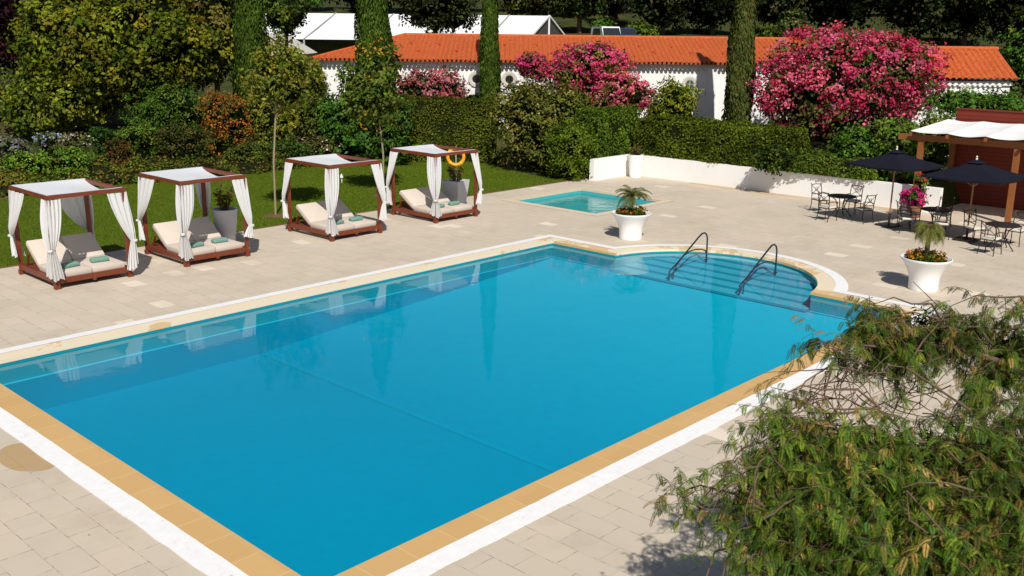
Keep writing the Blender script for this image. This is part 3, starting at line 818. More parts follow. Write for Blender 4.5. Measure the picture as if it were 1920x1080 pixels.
# ------------------------------------------------------------------ handrails
def handrail(v, label):
    t = thing('handrail', label, 'handrail', (21.05, v, -.4), 0, 'bent steel handrails of the pool steps')
    o = lambda u, z: (u - 21.05, 0, z + .4)
    mb = MB(); mb.tube([o(23.36, -.25), o(23.36, .25), o(23.35, .50), o(23.30, .61), o(23.20, .67), o(23.07, .67), o(22.92, .60), o(22.4, .30), o(21.85, -.02), o(21.66, -.10), o(21.56, -.16), o(21.55, -.4)], .024, 10); mb.build('upper_rail', M['steel'], t, True)
    mb = MB(); mb.tube([o(23.36, .06), o(23.28, .15), o(23.1, .22), o(22.8, .26), o(22.5, .26), o(22.2, .17), o(21.9, -.02), o(21.76, -.2), o(21.74, -.4)], .018, 8); mb.build('lower_rail', M['steel'], t, True)
    for u, z in ((23.36, -.135),):
        mb = MB(); mb.lathe([(.06, z + .41), (.055, z + .43), (.028, z + .435)], 16, (u - 21.05, 0, 0)); mb.build('flange', M['steel'], t, True)
handrail(14.42, 'steel handrail on the pool steps nearest the white planter')
handrail(12.28, 'steel handrail on the pool steps at their right-hand side')

# ------------------------------------------------------------------ garden wall
t = thing('garden_wall', 'low white rendered wall around the terrace corner, topped by hedges', 'wall', (35, 25.6, 0))
mb = MB(); mb.box((-1.36, .13, .40), (2.72, .24, .98)); mb.build('short_wall', M['plaster'], t)
mb = MB(); mb.box((.13, -6.62, .40), (.24, 13.2, .98)); mb.build('long_wall', M['plaster'], t)

# ------------------------------------------------------------------ pergola with red boards
t = thing('pergola', 'wooden pergola with white cloth strips and a dark red board wall', 'pergola', (34.65, 8.2, 0))
PH = 2.52
for (x, y) in ((0, 4.9), (0, 1.78), (3.1, 4.9), (0, -1.6), (0, -5.2), (3.1, -6.6)):
    mb = MB(); mb.box((x, y, PH / 2), (.17, .17, PH - .002)); mb.build('post', M['pergola_wood'], t)
mb = MB(); mb.beam((0, 5.7, PH + .1), (0, -7.4, PH + .1), .12, .2); mb.build('front_beam', M['pergola_wood'], t)
mb = MB(); mb.beam((3.1, 5.4, PH + .28), (3.1, -7.4, PH + .28), .1, .18); mb.build('back_beam', M['pergola_wood'], t)
yy = [5.2 - 1.24 * i for i in range(11)]  # bays added unseen past the right end, keeping sun off the boards
for y in yy:
    mb = MB(); mb.beam((-.35, y, PH + .225), (3.25, y, PH + .45), .07, .12); mb.build('rafter', M['pergola_wood'], t)
for i in range(0, 10):
    ya, yb = 5.2 - 1.24 * i, 5.2 - 1.24 * i - 1.24
    mb = MB()
    def strip(s, q, ya=ya, yb=yb, i=i):
        x = -.3 + 3.45 * s
        return (x, ya + (yb - ya) * q, PH + .335 + .0625 * (x + .35) - .045 * math.sin(PI * q) * (1 + .6 * math.sin(9 * s + i)) + .01 * mnoise.noise((s * 6, q * 3, i)))
    mb.grid(strip, 16, 8); mb.build('cloth_strip', M['shade_cloth'], t, True)
mb = MB(); mb.box((3.4, -1.6, 1.72), (.08, 13.2, 3.42)); mb.build('board_wall', M['red_boards'], t)
mb = MB(); mb.box((3.4, -1.6, 3.46), (.14, 13.3, .05)); mb.build('wall_cap', M['red_boards'], t)

# ------------------------------------------------------------------ parasols
def parasol(u, v, rz, side, label, he=2.03, hp=2.46):
    t = thing('parasol', label, 'parasol', (u, v, 0), rz, 'dark square parasols over the terrace tables')
    mb = MB(); mb.box((0, 0, .03), (.62, .62, .05)); mb.build('base_plate', M['iron'], t)
    mb = MB(); mb.tube([(0, 0, .05), (0, 0, .42)], .036, 12); mb.build('sleeve', M['iron'], t, True)
    mb = MB(); mb.tube([(0, 0, .1), (0, 0, hp + .03)], .025, 10); mb.build('pole', M['pole_wood'], t, True)
    h = side / 2
    mb = MB()
    def cl(s, q):
        x, y = (s * 2 - 1) * h, (q * 2 - 1) * h
        r = max(abs(x), abs(y)) / h; e = min(abs(x), abs(y)) / h
        z = he + (hp - he) * (1 - r) - .03 * math.sin(PI * r) - .05 * r * (1 - e) * (1 if r > .3 else r / .3)
        return (x, y, z)
    mb.grid(cl, 24, 24); mb.build('canopy', M['navy'], t, True)
    mb = MB(); q = h * .20; z0 = he + (hp - he) * .80 + .025
    mb.add([(-q, -q, z0), (q, -q, z0), (q, q, z0), (-q, q, z0), (0, 0, hp + .03)], [(0, 1, 4), (1, 2, 4), (2, 3, 4), (3, 0, 4)]); mb.build('vent_cap', M['navy'], t)
    mb = MB()
    h2 = h - .002
    c4 = [(-h2, -h2), (h2, -h2), (h2, h2), (-h2, h2)]
    for i in range(4):
        a, b = c4[i], c4[(i + 1) % 4]
        def vl(s, q_, a=a, b=b):
            x, y = a[0] + (b[0] - a[0]) * s, a[1] + (b[1] - a[1]) * s
            e = abs(2 * s - 1); z = he - .05 * (1 - e)
            return (x, y, z - .055 * q_)
        mb.grid(vl, 12, 1)
    mb.build('valance', M['navy'], t)
    for a in range(4):
        mb = MB(); x, y = c4[a]; mb.tube([(x * .03, y * .03, hp - .09), (x * .5, y * .5, (he + hp) / 2 - .11), (x * .97, y * .97, he - .06)], .011, 6); mb.tube([(0, 0, he - .35), (x * .5, y * .5, (he + hp) / 2 - .05)], .01, 6); mb.build('rib', M['pole_wood'], t)
    mb = MB(); mb.lathe([(.028, hp + .02), (.034, hp + .05), (.02, hp + .08), (.032, hp + .11), (.001, hp + .15)], 12); mb.build('finial', M['chair_pad'], t, True)
    return t
parasol(31.55, 12.68, R(-14), 2.2, 'navy square parasol on the left, over the table by the white wall')
parasol(30.98, 10.02, R(-1), 2.32, 'navy square parasol on the right, in front of the dark red boards', 2.0, 2.44)

# ------------------------------------------------------------------ iron tables and chairs
def make_chair(label):
    t = thing('garden_chair', label, 'chair', (0, 0, 0), 0, 'wrought iron chairs on the terrace')
    s = .21
    for x, y in ((s, s), (-s, s)):
        mb = MB(); mb.tube([(x * 1.12, y * 1.1, 0), (x, y, .25), (x, y, .62 if y > 0 else .44)], .014, 6); mb.build('leg', M['iron'], t, True)
    for x in (s, -s):
        mb = MB(); mb.tube([(x * 1.1, -s * 1.25, 0), (x, -s, .25), (x, -s, .44), (x, -s * 1.1, .7), (x, -s * 1.35, .95), (x, -s * 1.55, .98)], .014, 6); mb.build('leg', M['iron'], t, True)
    mb = MB()
    for a, b in (((-s, -s), (s, -s)), ((s, -s), (s, s)), ((s, s), (-s, s)), ((-s, s), (-s, -s))): mb.tube([(*a, .43), (*b, .43)], .013, 6)
    mb.box((0, 0, .432), (2 * s, 2 * s, .01)); mb.build('seat_frame', M['iron'], t)
    mb = MB()
    mb.tube([(-s, -s * 1.33, .93), (0, -s * 1.4, .95), (s, -s * 1.33, .93)], .013, 6); mb.tube([(-s, -s * 1.1, .60), (s, -s * 1.1, .60)], .011, 6)
    for k in (-1, 1): mb.tube([(-s * k, -s * 1.1, .60), (0, -s * 1.18, .75), (s * k, -s * 1.33, .92)], .009, 6)
    mb.tube([(.06 * math.cos(a), -s * 1.2, .77 + .06 * math.sin(a)) for a in [i * PI / 6 for i in range(13)]], .008, 5)
    mb.build('backrest', M['iron'], t, True)
    for x in (s, -s):
        mb = MB(); mb.tube([(x, -s * 1.1, .66), (x * 1.08, 0, .66), (x * 1.05, s * 1.05, .63), (x, s, .60)], .013, 6); mb.build('armrest', M['iron'], t, True)
    mb = MB(); mb.rbox((0, .01, .465), (2 * s - .01, 2 * s - .01, .055), .022); mb.build('seat_cushion', M['chair_pad'], t, True)
    return t
def make_table(label):
    t = thing('garden_table', label, 'table', (0, 0, 0), 0, 'round wrought iron tables on the terrace')
    mb = MB(); mb.lathe([(.001, .745), (.46, .745), (.475, .735), (.47, .715), (.001, .715)], 36); mb.build('tabletop', M['iron'], t, True)
    for i in range(4):
        a = PI / 4 + i * PI / 2; c, s_ = math.cos(a), math.sin(a)
        mb = MB(); mb.tube([(c * .40, s_ * .40, 0), (c * .30, s_ * .30, .12), (c * .12, s_ * .12, .36), (c * .2, s_ * .2, .6), (c * .36, s_ * .36, .72)], .016, 6); mb.build('leg', M['iron'], t, True)
    mb = MB(); mb.tube([(.17 * math.cos(a), .17 * math.sin(a), .3) for a in [i * PI / 10 for i in range(21)]], .012, 6, caps=False); mb.build('ring', M['iron'], t, True)
    return t
tb = [((31.85, 14.5), 'round iron table standing nearest the white wall, left of both parasol poles'), ((31.55, 11.2), 'round iron table between the two parasol poles'), ((30.35, 8.85), 'round iron table at the right edge of the photo, right of the right parasol pole')]
CH = [
    [(32.35, 15.5, 'iron chair at the left table, leftmost of all the chairs'), (30.95, 14.55, 'iron chair at the left table with its back to the pool'), (31.5, 13.55, 'iron chair on the right side of the left table'), (32.85, 14.55, 'iron chair at the left table with its back to the white wall')],
    [(30.85, 11.85, 'iron chair at the middle table, just right of the left parasol pole'), (30.75, 10.75, 'iron chair at the middle table, behind the grassy palm of the right planter'), (32.5, 11.35, 'iron chair at the middle table with its back to the pergola'), (31.9, 12.15, 'iron chair at the middle table beside the pink potted flowers')],
    [(30.75, 9.75, 'iron chair at the right table, just right of the right parasol pole'), (29.45, 8.85, 'iron chair at the right table, nearest the viewer of all the chairs'), (31.35, 8.75, 'iron chair at the right table with its back to the red boards')],
]
t0, c0 = make_table(tb[0][1]), make_chair('x')
first = True
for i, ((u, v), lb) in enumerate(tb):
    if i == 0: t0.location = (u, v, 0)
    else: dup(t0, (u, v, 0), .3 * i, lb)
    for cu, cv, cl in CH[i]:
        rz = math.atan2(v - cv, u - cu) - PI / 2 + rnd.uniform(-.15, .15)
        if first: c0.location = (cu, cv, 0); c0.rotation_euler = (0, 0, rz); c0['label'] = cl; first = False
        else: dup(c0, (cu, cv, 0), rz, cl)

# potted flowers under the pergola post
t = thing('flower_pot', 'terracotta pot of bright pink flowers by the left pergola post', 'flower pot', (33.7, 12.72, 0))
mb = MB(); mb.lathe([(.17, 0), (.19, .02), (.25, .36), (.27, .37), (.27, .42), (.23, .42), (.22, .38), (.001, .37)], 24); mb.build('pot', simple('terracotta', (.30, .12, .06), .8), t, True)
L, F = Leaves(), Leaves()
crown(L, [((0, 0, .62), (.34, .34, .3))], 900, .1, .14, [(.05, .09, .015), (.07, .11, .02)], core=.6)
crown(F, [((-.02, .05, .70), (.38, .38, .28))], 900, .075, .12, [(.78, .03, .28), (.85, .07, .36), (.7, .02, .2)], core=0, shell=(.9, 1.1), aspect=.85)
crown(L, [((.1, -.1, 1.15), (.2, .2, .28))], 350, .1, .12, [(.07, .11, .02), (.1, .13, .03)], core=.5)
crown(F, [((.12, -.06, 1.36), (.17, .17, .12))], 130, .07, .08, [(.6, .05, .02), (.65, .12, .03)], core=0, aspect=.85)
L.build('foliage', M['leaf'], t); F.build('flowers', M['petal'], t)
mb = MB(); mb.tube([(0, 0, .35), (.06, -.05, .8), (.1, -.1, 1.2)], [.015, .012, .006], 6); mb.build('stem', M['twig'], t)

# ------------------------------------------------------------------ buildings
def tile_roof(mb, x0, x1, y0, z0, y1, z1, per=.24, amp=.07, rows=14, hipL=0.0, hipR=0.0):
    n = int((x1 - x0) / per) * 6
    def fn(s, q):
        # q: 0 eave .. 1 ridge ; hips pull the ends in
        xa, xb = x0 + hipL * q, x1 - hipR * q
        x = x0 + (x1 - x0) * s; x = min(max(x, xa), xb)
        row = q * rows; st = (row - math.floor(row)) if q < 1 else 0
        return (x, y0 + (y1 - y0) * q, z0 + (z1 - z0) * q + amp * abs(math.sin(PI * (x - x0) / per)) + .02 * (1 - st) + .012 * mnoise.noise((x * .7, q * 5, 0)))
    mb.grid(fn, n, rows * 2)

def oculus(parent, x, y, z, mat, pane=False):
    mb = MB(); n = 28
    for r0, r1, ya, yb in ((.20, .40, -.05, -.05),):
        vs = []; fs = []
        for r, yy in ((r1, 0), (r1, -.06), (r1 - .07, -.075), (r0 + .03, -.05), (r0, -.04), (r0, .12)):
            vs += [(x + r * math.cos(2 * PI * j / n), y + yy, z + r * math.sin(2 * PI * j / n)) for j in range(n)]
        for i in range(5): fs += [(i * n + j, i * n + (j + 1) % n, (i + 1) * n + (j + 1) % n, (i + 1) * n + j) for j in range(n)]
        mb.add(vs, fs)
    w = mb.build('window', M['stone'], parent, True)
    mb = MB(); mb.add([(x + .21 * math.cos(2 * PI * j / n), y - .012, z + .21 * math.sin(2 * PI * j / n)) for j in range(n)], [tuple(range(n))])
    mb.build('pane', mat, w)
    mb = MB(); mb.box((x, y - .03, z), (.025, .02, .4)); mb.box((x, y - .03, z), (.4, .018, .025)); mb.build('bar', M['stone'] if pane else M['iron'], w)

BY = 50.0
rot = -PI / 2 + YAW
roll_c = -.0  # floor line is level
bld = thing('building', 'long white building with orange tiled roof and round windows', 'building', W(0, BY, 0), rot)
XL, XR = -9.55, 17.5
mb = MB(); mb.box(((XL + XR) / 2, 4.4, 2.5), (XR - XL, 8.8, 4.1)); mb.build('wall', M['plaster'], bld)
mb = MB(); mb.box(((XL + XR) / 2, -.04, 4.40), (XR - XL + .1, .09, .12)); mb.box(((XL + XR) / 2, -.09, 4.51), (XR - XL + .2, .19, .10))
n_ = int((XR - XL) / .22)
for i in range(n_): mb.box((XL + .11 + i * .22, -.06, 4.315), (.11, .11, .05))
mb.build('cornice', M['plaster'], bld)
mb = MB(); tile_roof(mb, XL - .35, XR + .35, -.45, 4.60, 4.4, 5.77, hipL=4.2, hipR=.0); tile_roof(mb, XL - .35, XR + .35, 9.25, 4.60, 4.4, 5.77, hipL=4.2, rows=5)
mb.add([(XL - .35, -.45, 4.6), (XL - .35, 9.25, 4.6), (XL + 3.85, 4.4, 5.79)], [(0, 1, 2)])
mb.build('roof', M['roof_tile'], bld, False)
mb = MB(); mb.tube([(XL + 3.7, 4.4, 5.80), (XR + .35, 4.4, 5.80)], .11, 10); mb.tube([(XL - .4, -.45, 4.66), (XL + 3.7, 4.4, 5.82)], .10, 10); mb.build('ridge', M['roof_tile'], bld, True)
mb = MB()
for i in range(int((XR - XL + .7) / .22)): 
    x = XL - .35 + .11 + i * .22
    mb.tube([(x, -.47, 4.615), (x, -.3, 4.655)], .075, 7)
mb.build('eave_tiles', M['roof_tile'], bld)
for i in range(26):
    x = XL + 4 + i * .85 + rnd.uniform(-.2, .2); q = (.62, .35)[i % 2]; y = -.45 + 4.85 * q
    mb = MB(); zz = 4.60 + 1.17 * q + .03
    mb.add([(x - .10, y - .16, zz), (x + .10, y - .16, zz), (x + .08, y + .2, zz + .05), (x - .08, y + .2, zz + .05), (x - .07, y - .18, zz + .11), (x + .07, y - .18, zz + .11)], [(0, 1, 5, 4), (4, 5, 2, 3), (0, 4, 3), (1, 2, 5)])
    mb.build('vent_tile', M['roof_tile'], bld)
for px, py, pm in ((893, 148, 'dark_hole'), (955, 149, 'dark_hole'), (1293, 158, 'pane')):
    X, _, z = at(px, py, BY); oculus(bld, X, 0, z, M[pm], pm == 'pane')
X, _, z = at(1333, 170, BY)
mb = MB(); mb.box((X, -.05, 2.45), (.5, .1, 3.9)); mb.build('pilaster', M['plaster'], bld)

WY = 44.0
wg = thing('outbuilding', 'short white building with orange tiles behind the red boards', 'building', W(0, WY, 0), rot)
mb = MB(); mb.box((18.4, 2.0, 2.4), (6.7, 4.0, 3.5)); mb.build('wall', M['plaster'], wg)
mb = MB(); mb.box((18.4, -.05, 4.05), (6.8, .12, .14)); 
for i in range(29): mb.box((15.1 + i * .22, -.07, 3.95), (.11, .1, .05))
mb.build('cornice', M['plaster'], wg)
mb = MB(); tile_roof(mb, 14.9, 21.85, -.35, 4.20, 2.0, 5.45, per=.27, amp=.10, rows=9); tile_roof(mb, 14.9, 21.85, 4.35, 4.2, 2.0, 5.45, per=.27, rows=4); mb.build('roof', M['roof_tile'], wg)
mb = MB(); mb.tube([(14.9, 2.0, 5.5), (21.95, 2.0, 5.5)], .12, 10); mb.tube([(21.83, -.35, 4.26), (21.83, 2.0, 5.5)], .07, 8); mb.build('ridge', M['roof_tile'], wg, True)
mb = MB(); X, _, z = at(1808, 169, WY); mb.box((X, -.045, 2.45), (.42, .1, 3.1)); mb.build('pilaster', M['stone'], wg)

# beige gabled house far left, marquee, cars
hs = thing('house', 'small beige gabled house half hidden beside the left cypress', 'house', W(at(516, 80, 66)[0], 66, terr(-16, 66)), rot)
mb = MB(); hz = at(516, 64, 66)[2] - terr(-16, 66)
mb.add([(-1.6, 0, -.3), (1.3, 0, -.3), (1.3, 0, hz - 1.2), (-.65, 0, hz), (-1.6, 0, hz - .6), (-1.6, 6, -.3), (1.3, 6, -.3), (1.3, 6, hz - 1.2), (-.65, 6, hz), (-1.6, 6, hz - .6)],
       [(0, 1, 2, 3, 4), (9, 8, 7, 6, 5), (1, 6, 7, 2), (0, 4, 9, 5)]); mb.build('wall', M['beige_wall'], hs)
mb = MB(); mb.add([(1.55, -.15, hz - 1.28), (1.55, 6.1, hz - 1.28), (-.65, 6.1, hz + .05), (-.65, -.15, hz + .05)], [(0, 1, 2, 3)]); mb.add([(-1.8, -.15, hz - .67), (-1.8, 6.1, hz - .67), (-.65, 6.1, hz + .045), (-.65, -.15, hz + .045)], [(3, 2, 1, 0)]); mb.build('roof', M['stone'], hs)

TY = 84.0
g0 = terr(0, TY + 2)
tx0, tx1 = at(560, 22, TY + 4)[0], at(1030, 30, TY + 4)[0]
zr, ze = at(800, 27, TY + 4)[2], at(700, 75, TY)[2]
tn = thing('marquee', 'long white event marquee with a glazed gable behind the building', 'tent', W(0, TY, 0), rot)
mb = MB()
def tsheet(s, q):
    x = tx0 - 4 + (tx1 - tx0 + 4) * s; bay = ((x - tx0) / 5.0) % 1
    x += 2.0 * (q - 1)
    return (x, 4.2 * q - .1, ze + (zr - ze) * q - .08 * math.sin(PI * bay) * math.sin(PI * q))
mb.grid(tsheet, 64, 6); mb.grid(lambda s, q: (tsheet(s, q)[0] + 4.0 * (1 - q), 8.2 - tsheet(s, q)[1], tsheet(s, q)[2] - .001), 64, 6)
mb.build('tent_roof', M['tent_cloth'], tn)
for i in range(6):
    x = tx0 - 1.8 + i * 5.0
    if x > tx1: break
    mb = MB(); mb.beam((x - 2.0, -.12, ze + .03), (x, 4.1, zr + .05), .10, .05); mb.build('seam', M['grey_metal'], tn)
    mb = MB(); mb.box((x - 2.0, 0, (ze + g0) / 2 - .3), (.14, .14, ze - g0 + .6)); mb.build('post', M['grey_metal'], tn)
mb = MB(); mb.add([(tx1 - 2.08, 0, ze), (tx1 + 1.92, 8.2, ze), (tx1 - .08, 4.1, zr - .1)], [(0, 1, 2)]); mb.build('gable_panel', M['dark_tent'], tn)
mb = MB()
for a, b in (((tx1 - 2, 0, ze), (tx1, 4.1, zr)), ((tx1 + 2, 8.2, ze), (tx1, 4.1, zr)), ((tx1, 4.1, ze), (tx1, 4.1, zr))): mb.beam(a, b, .14, .14)
mb.build('gable_frame', M['white_paint'], tn)
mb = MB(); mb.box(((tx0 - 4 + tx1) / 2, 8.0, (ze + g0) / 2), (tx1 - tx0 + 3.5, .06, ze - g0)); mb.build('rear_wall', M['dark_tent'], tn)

def car(px, py_top, Y, label, mat, L_, Wd_, H_, yawc, van=False):
    X, _, zt = at(px, py_top, Y); g = zt - H_
    t = thing('parked_car', label, 'van' if van else 'car', W(X, Y, g), rot + yawc)
    prof = [(-.5, .2), (-.5, .5), (-.46, .58), (-.40, .97), (.12, 1.0), (.26, .66), (.47, .55), (.5, .42), (.5, .2)] if not van else [(-.5, .15), (-.5, .9), (-.46, 1.0), (.2, 1.0), (.33, .62), (.48, .52), (.5, .4), (.5, .15)]
    mb = MB(); n = len(prof)
    vs = [(p[0] * L_, s * Wd_ / 2 * (1 if p[1] < .62 else .86), p[1] * H_) for s in (-1, 1) for p in prof]
    mb.add(vs, [tuple(range(n - 1, -1, -1)), tuple(range(n, 2 * n))] + [(i, (i + 1) % n, n + (i + 1) % n, n + i) for i in range(n)]); mb.build('body', mat, t)
    for s in (-1, 1):
        mb = MB(); y = s * (Wd_ / 2 * .93 + .012)
        mb.add([(-.36 * L_, y, .62 * H_), (.2 * L_, y, .62 * H_), (.1 * L_, s * (Wd_ / 2 * .87 + .012), .92 * H_), (-.33 * L_, s * (Wd_ / 2 * .87 + .012), .92 * H_)], [(0, 1, 2, 3)]); mb.build('window', M['car_glass'], t)
    x0, z0, x1, z1 = (.14, .96, .25, .68) if not van else (.215, .95, .32, .65)
    mb = MB(); mb.add([((x0 + .012) * L_, -Wd_ * .39, z0 * H_), ((x0 + .012) * L_, Wd_ * .39, z0 * H_), ((x1 + .012) * L_, Wd_ * .42, z1 * H_), ((x1 + .012) * L_, -Wd_ * .42, z1 * H_)], [(0, 1, 2, 3)]); mb.build('windscreen', M['car_glass'], t)
    for x in (-.31, .31):
        for s in (-1, 1):
            mb = MB(); c = (x * L_, s * (Wd_ / 2 - .08), .32)
            mb.tube([(c[0], c[1] - .1, .32), (c[0], c[1] + .1, .32)], .32, 16); mb.build('wheel', M['rubber'], t)
    for s in (-1, 1):
        mb = MB(); mb.box((.49 * L_, s * Wd_ * .36, .5 * H_), (.12, .26, .12)); mb.build('headlight', M['grey_metal'], t)
    return g
car(1139, 50, 90, 'white van parked behind the long building roof', M['white_paint'], 4.6, 1.9, 2.1, R(-78), True)
car(1172, 53, 92, 'dark blue car parked right of the white van', M['blue_paint'], 4.3, 1.8, 1.5, R(-80))

# ------------------------------------------------------------------ trees, shrubs and hedges
YG = [(.125, .14, .012), (.085, .105, .010), (.165, .165, .014), (.055, .08, .008)]
MG = [(.095, .145, .016), (.07, .11, .014), (.125, .17, .018)]
DG = [(.030, .052, .010), (.022, .040, .008), (.045, .065, .012)]
GG = [(.07, .15, .018), (.05, .115, .015), (.095, .18, .022)]
OL = [(.12, .115, .022), (.15, .135, .03), (.09, .10, .018)]
def cypress(label, px, ptop, pbot, wpx, Y, seed, top_z=11.4, cols=((.047, .082, .011), (.033, .058, .009), (.065, .10, .012))):
    X, _, zb = at(px, pbot, Y); g = terr(X, Y); h = top_z - g; r = wpx / 2 / FPX * Y
    t = thing('cypress', label, 'tree', W(X, Y, g), rot, 'columnar cypresses in front of the long building')
    prof = lambda q: r * (min(1, (q / .10) ** .6) if q < .10 else 1) * (1 if q < .25 else (1 - ((q - .25) / .75) ** 1.5) ** .75 + .02)
    L = Leaves(); k = 24000
    nc = 420; cq = rng.uniform(.015, .99, nc); ca = rng.uniform(0, 2 * PI, nc); cb = rng.uniform(.55, 1.4, nc)
    i = rng.integers(0, nc, k)
    q = np.clip(cq[i] + rng.normal(0, .035, k), .01, .998); a = ca[i] + rng.normal(0, .28, k)
    pr = np.array([prof(x) for x in q]) * rng.uniform(.78, 1.06, k) * (1 + .10 * np.sin(a * 3 + q * 16 + seed))
    p = np.stack([pr * np.cos(a), pr * np.sin(a), q * h + .1], 1)
    nr = unit(np.stack([np.cos(a), np.sin(a), np.full(k, .25)], 1) + rng.normal(size=(k, 3)) * .35)
    ax = np.tile(np.array([0, 0, 1.0]), (k, 1)) + rng.normal(size=(k, 3)) * .22
    L.leaves(p, nr, rng.uniform(.12, .3, k), tints(k, cols, .2) * cb[i][:, None], .3, axis=ax)
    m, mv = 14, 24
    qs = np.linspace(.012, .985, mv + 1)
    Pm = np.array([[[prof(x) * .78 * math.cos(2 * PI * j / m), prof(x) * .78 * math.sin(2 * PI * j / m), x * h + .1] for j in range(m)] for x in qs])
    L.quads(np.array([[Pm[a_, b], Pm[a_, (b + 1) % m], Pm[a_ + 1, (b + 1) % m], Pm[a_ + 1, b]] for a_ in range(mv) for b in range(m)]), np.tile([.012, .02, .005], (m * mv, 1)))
    L.build('crown', M['conifer'], t)
    mb = MB(); mb.tube([(0, 0, -.1), (0, 0, h * .5)], [.16, .06], 8); mb.build('trunk', M['bark'], t, True)
cypress('broad dark cypress on the left, beside the big yellow-green tree', 474, 0, 160, 62, 49, 1, 12)
cypress('wide cypress in front of the left part of the orange roof', 702, 0, 150, 68, 47.6, 2, 12)
cypress('slimmest cypress, standing between two round windows', 918, 0, 195, 34, 48, 3, 11)
cypress('cypress on the right casting its shadow on the white wall', 1381, 0, 235, 48, 45.2, 4, 11.2, ((.06, .085, .016), (.045, .06, .014), (.085, .08, .025)))

PK = [(.55, .055, .13), (.64, .105, .20), (.42, .03, .075), (.58, .075, .14), (.66, .16, .24)]
plant('oleander', 'huge round oleander covered in pink flowers, right of the last cypress', 'shrub', (1422, 42, 1748, 272), 44.5, [(.055, .085, .018), (.08, .11, .02), (.10, .09, .03)], .2, 16000, .42, 9, flowers=(PK, 40000, .13, .34), trunk_r=.12, depth=2.9)
plant('oleander', 'pink oleander climbing over the orange roof in the middle', 'shrub', (1015, 74, 1178, 185), 47.6, OL, .17, 7000, .34, 7, flowers=([(.62, .06, .20), (.68, .10, .22), (.5, .05, .12)], 8000, .13, .26), trunk_r=.1, depth=1.5)
plant('oleander', 'pink oleander sprawling right behind the clipped hedge corner', 'shrub', (1098, 132, 1232, 216), 46.6, OL, .16, 3800, .3, 6, flowers=([(.60, .07, .17), (.68, .14, .20), (.62, .2, .2)], 5200, .13, .24), depth=1.2)
plant('oleander', 'small pink oleander at the left end of the middle one', 'shrub', (968, 96, 1030, 150), 47.9, OL, .16, 1800, .26, 5, flowers=([(.60, .06, .20), (.5, .05, .12)], 2600, .12, .22), depth=.9)
plant('oleander', 'faded dusty pink oleander behind the long clipped hedge', 'shrub', (742, 122, 878, 225), 48.6, [(.07, .075, .02), (.05, .055, .02)], .16, 4000, .3, 7, flowers=([(.42, .12, .14), (.50, .18, .20), (.36, .08, .09)], 6500, .13, .24), depth=1.2)
plant('shrub', 'yellow-green upright shrub under the round window with the green pane', 'shrub', (1212, 140, 1312, 262), 46.2, [(.21, .225, .02), (.17, .19, .02), (.13, .15, .015)], .22, 6500, .24, 8, depth=1.0, aspect=.32)
plant('shrub', 'large olive-brown bush dotted with cream blooms, right of the long hedge', 'shrub', (915, 140, 1112, 332), 44.2, [(.13, .13, .022), (.095, .11, .016), (.16, .145, .03)], .15, 20000, .32, 9, flowers=([(.42, .36, .24), (.4, .3, .18)], 380, .11, .2), depth=1.8)
plant('shrub', 'small dark shrub at the foot of the slimmest cypress', 'shrub', (868, 172, 902, 205), 47.2, DG, .12, 900, .2, 4, depth=.5)

def hedge(label, p0, p1, th, z0, z1, n, cols, leaf=.09, seed=0, group='clipped hedges around the terrace'):
    p0, p1 = Vector((*p0, 0)), Vector((*p1, 0)); d = p1 - p0; Ln = d.length; a = math.atan2(d.y, d.x)
    t = thing('hedge', label, 'hedge', (p0.x, p0.y, z0), a, group)
    h = z1 - z0; L = Leaves()
    A_ = np.array([Ln * h, Ln * h, Ln * th, th * h, th * h]); A_ /= A_.sum()
    f = rng.choice(5, n, p=A_); s, q = rng.uniform(0, 1, n), rng.uniform(0, 1, n)
    P_ = np.zeros((n, 3)); N_ = np.zeros((n, 3))
    for k, (pt, nm) in enumerate(((lambda s, q: (s * Ln, 0 * s, q * h), (0, -1, 0)), (lambda s, q: (s * Ln, th + 0 * s, q * h), (0, 1, 0)), (lambda s, q: (s * Ln, q * th, h + 0 * s), (0, 0, 1)), (lambda s, q: (0 * s, s * th, q * h), (-1, 0, 0)), (lambda s, q: (Ln + 0 * s, s * th, q * h), (1, 0, 0)))):
        m = f == k; P_[m] = np.stack(pt(s[m], q[m]), 1); N_[m] = nm
    bul = np.array([mnoise.noise((x * 1.1 + seed, y * 1.1, z * 1.4)) for x, y, z in P_]) * .24
    big = np.array([mnoise.noise((x * .7 + seed, y, z * .9 + 5)) for x, y, z in P_])
    P_ += N_ * (bul + rng.normal(0, .035, n))[:, None]
    tn_ = tints(n, cols, .35) * (1 + .5 * big)[:, None]
    L.leaves(P_, unit(N_ + rng.normal(size=(n, 3)) * .55 + np.array([0, 0, .25])), leaf * rng.uniform(.6, 1.4, n), tn_)
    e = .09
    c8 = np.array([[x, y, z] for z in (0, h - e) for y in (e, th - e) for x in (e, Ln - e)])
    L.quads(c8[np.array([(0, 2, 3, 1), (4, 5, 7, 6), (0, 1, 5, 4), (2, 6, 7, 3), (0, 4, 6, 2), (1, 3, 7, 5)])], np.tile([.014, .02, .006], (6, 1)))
    L.build('foliage', M['leaf'], t)
    mb = MB()
    for i in range(int(Ln / .8) + 1): mb.tube([(min(Ln - .1, .2 + i * .8), th / 2, -.1), (min(Ln - .1, .2 + i * .8), th / 2, h * .6)], .03, 5)
    mb.build('stem', M['bark'], t)
HG = [(.060, .085, .010), (.075, .10, .012), (.045, .068, .009)]
hedge('long flat-topped hedge behind the day bed with the lifebuoy', W(-6.6, 46.3)[:2], W(-.8, 46.5)[:2], 1.2, -.05, 2.92, 20000, [(.085, .10, .010), (.10, .12, .012), (.065, .08, .009)], .1, 3)
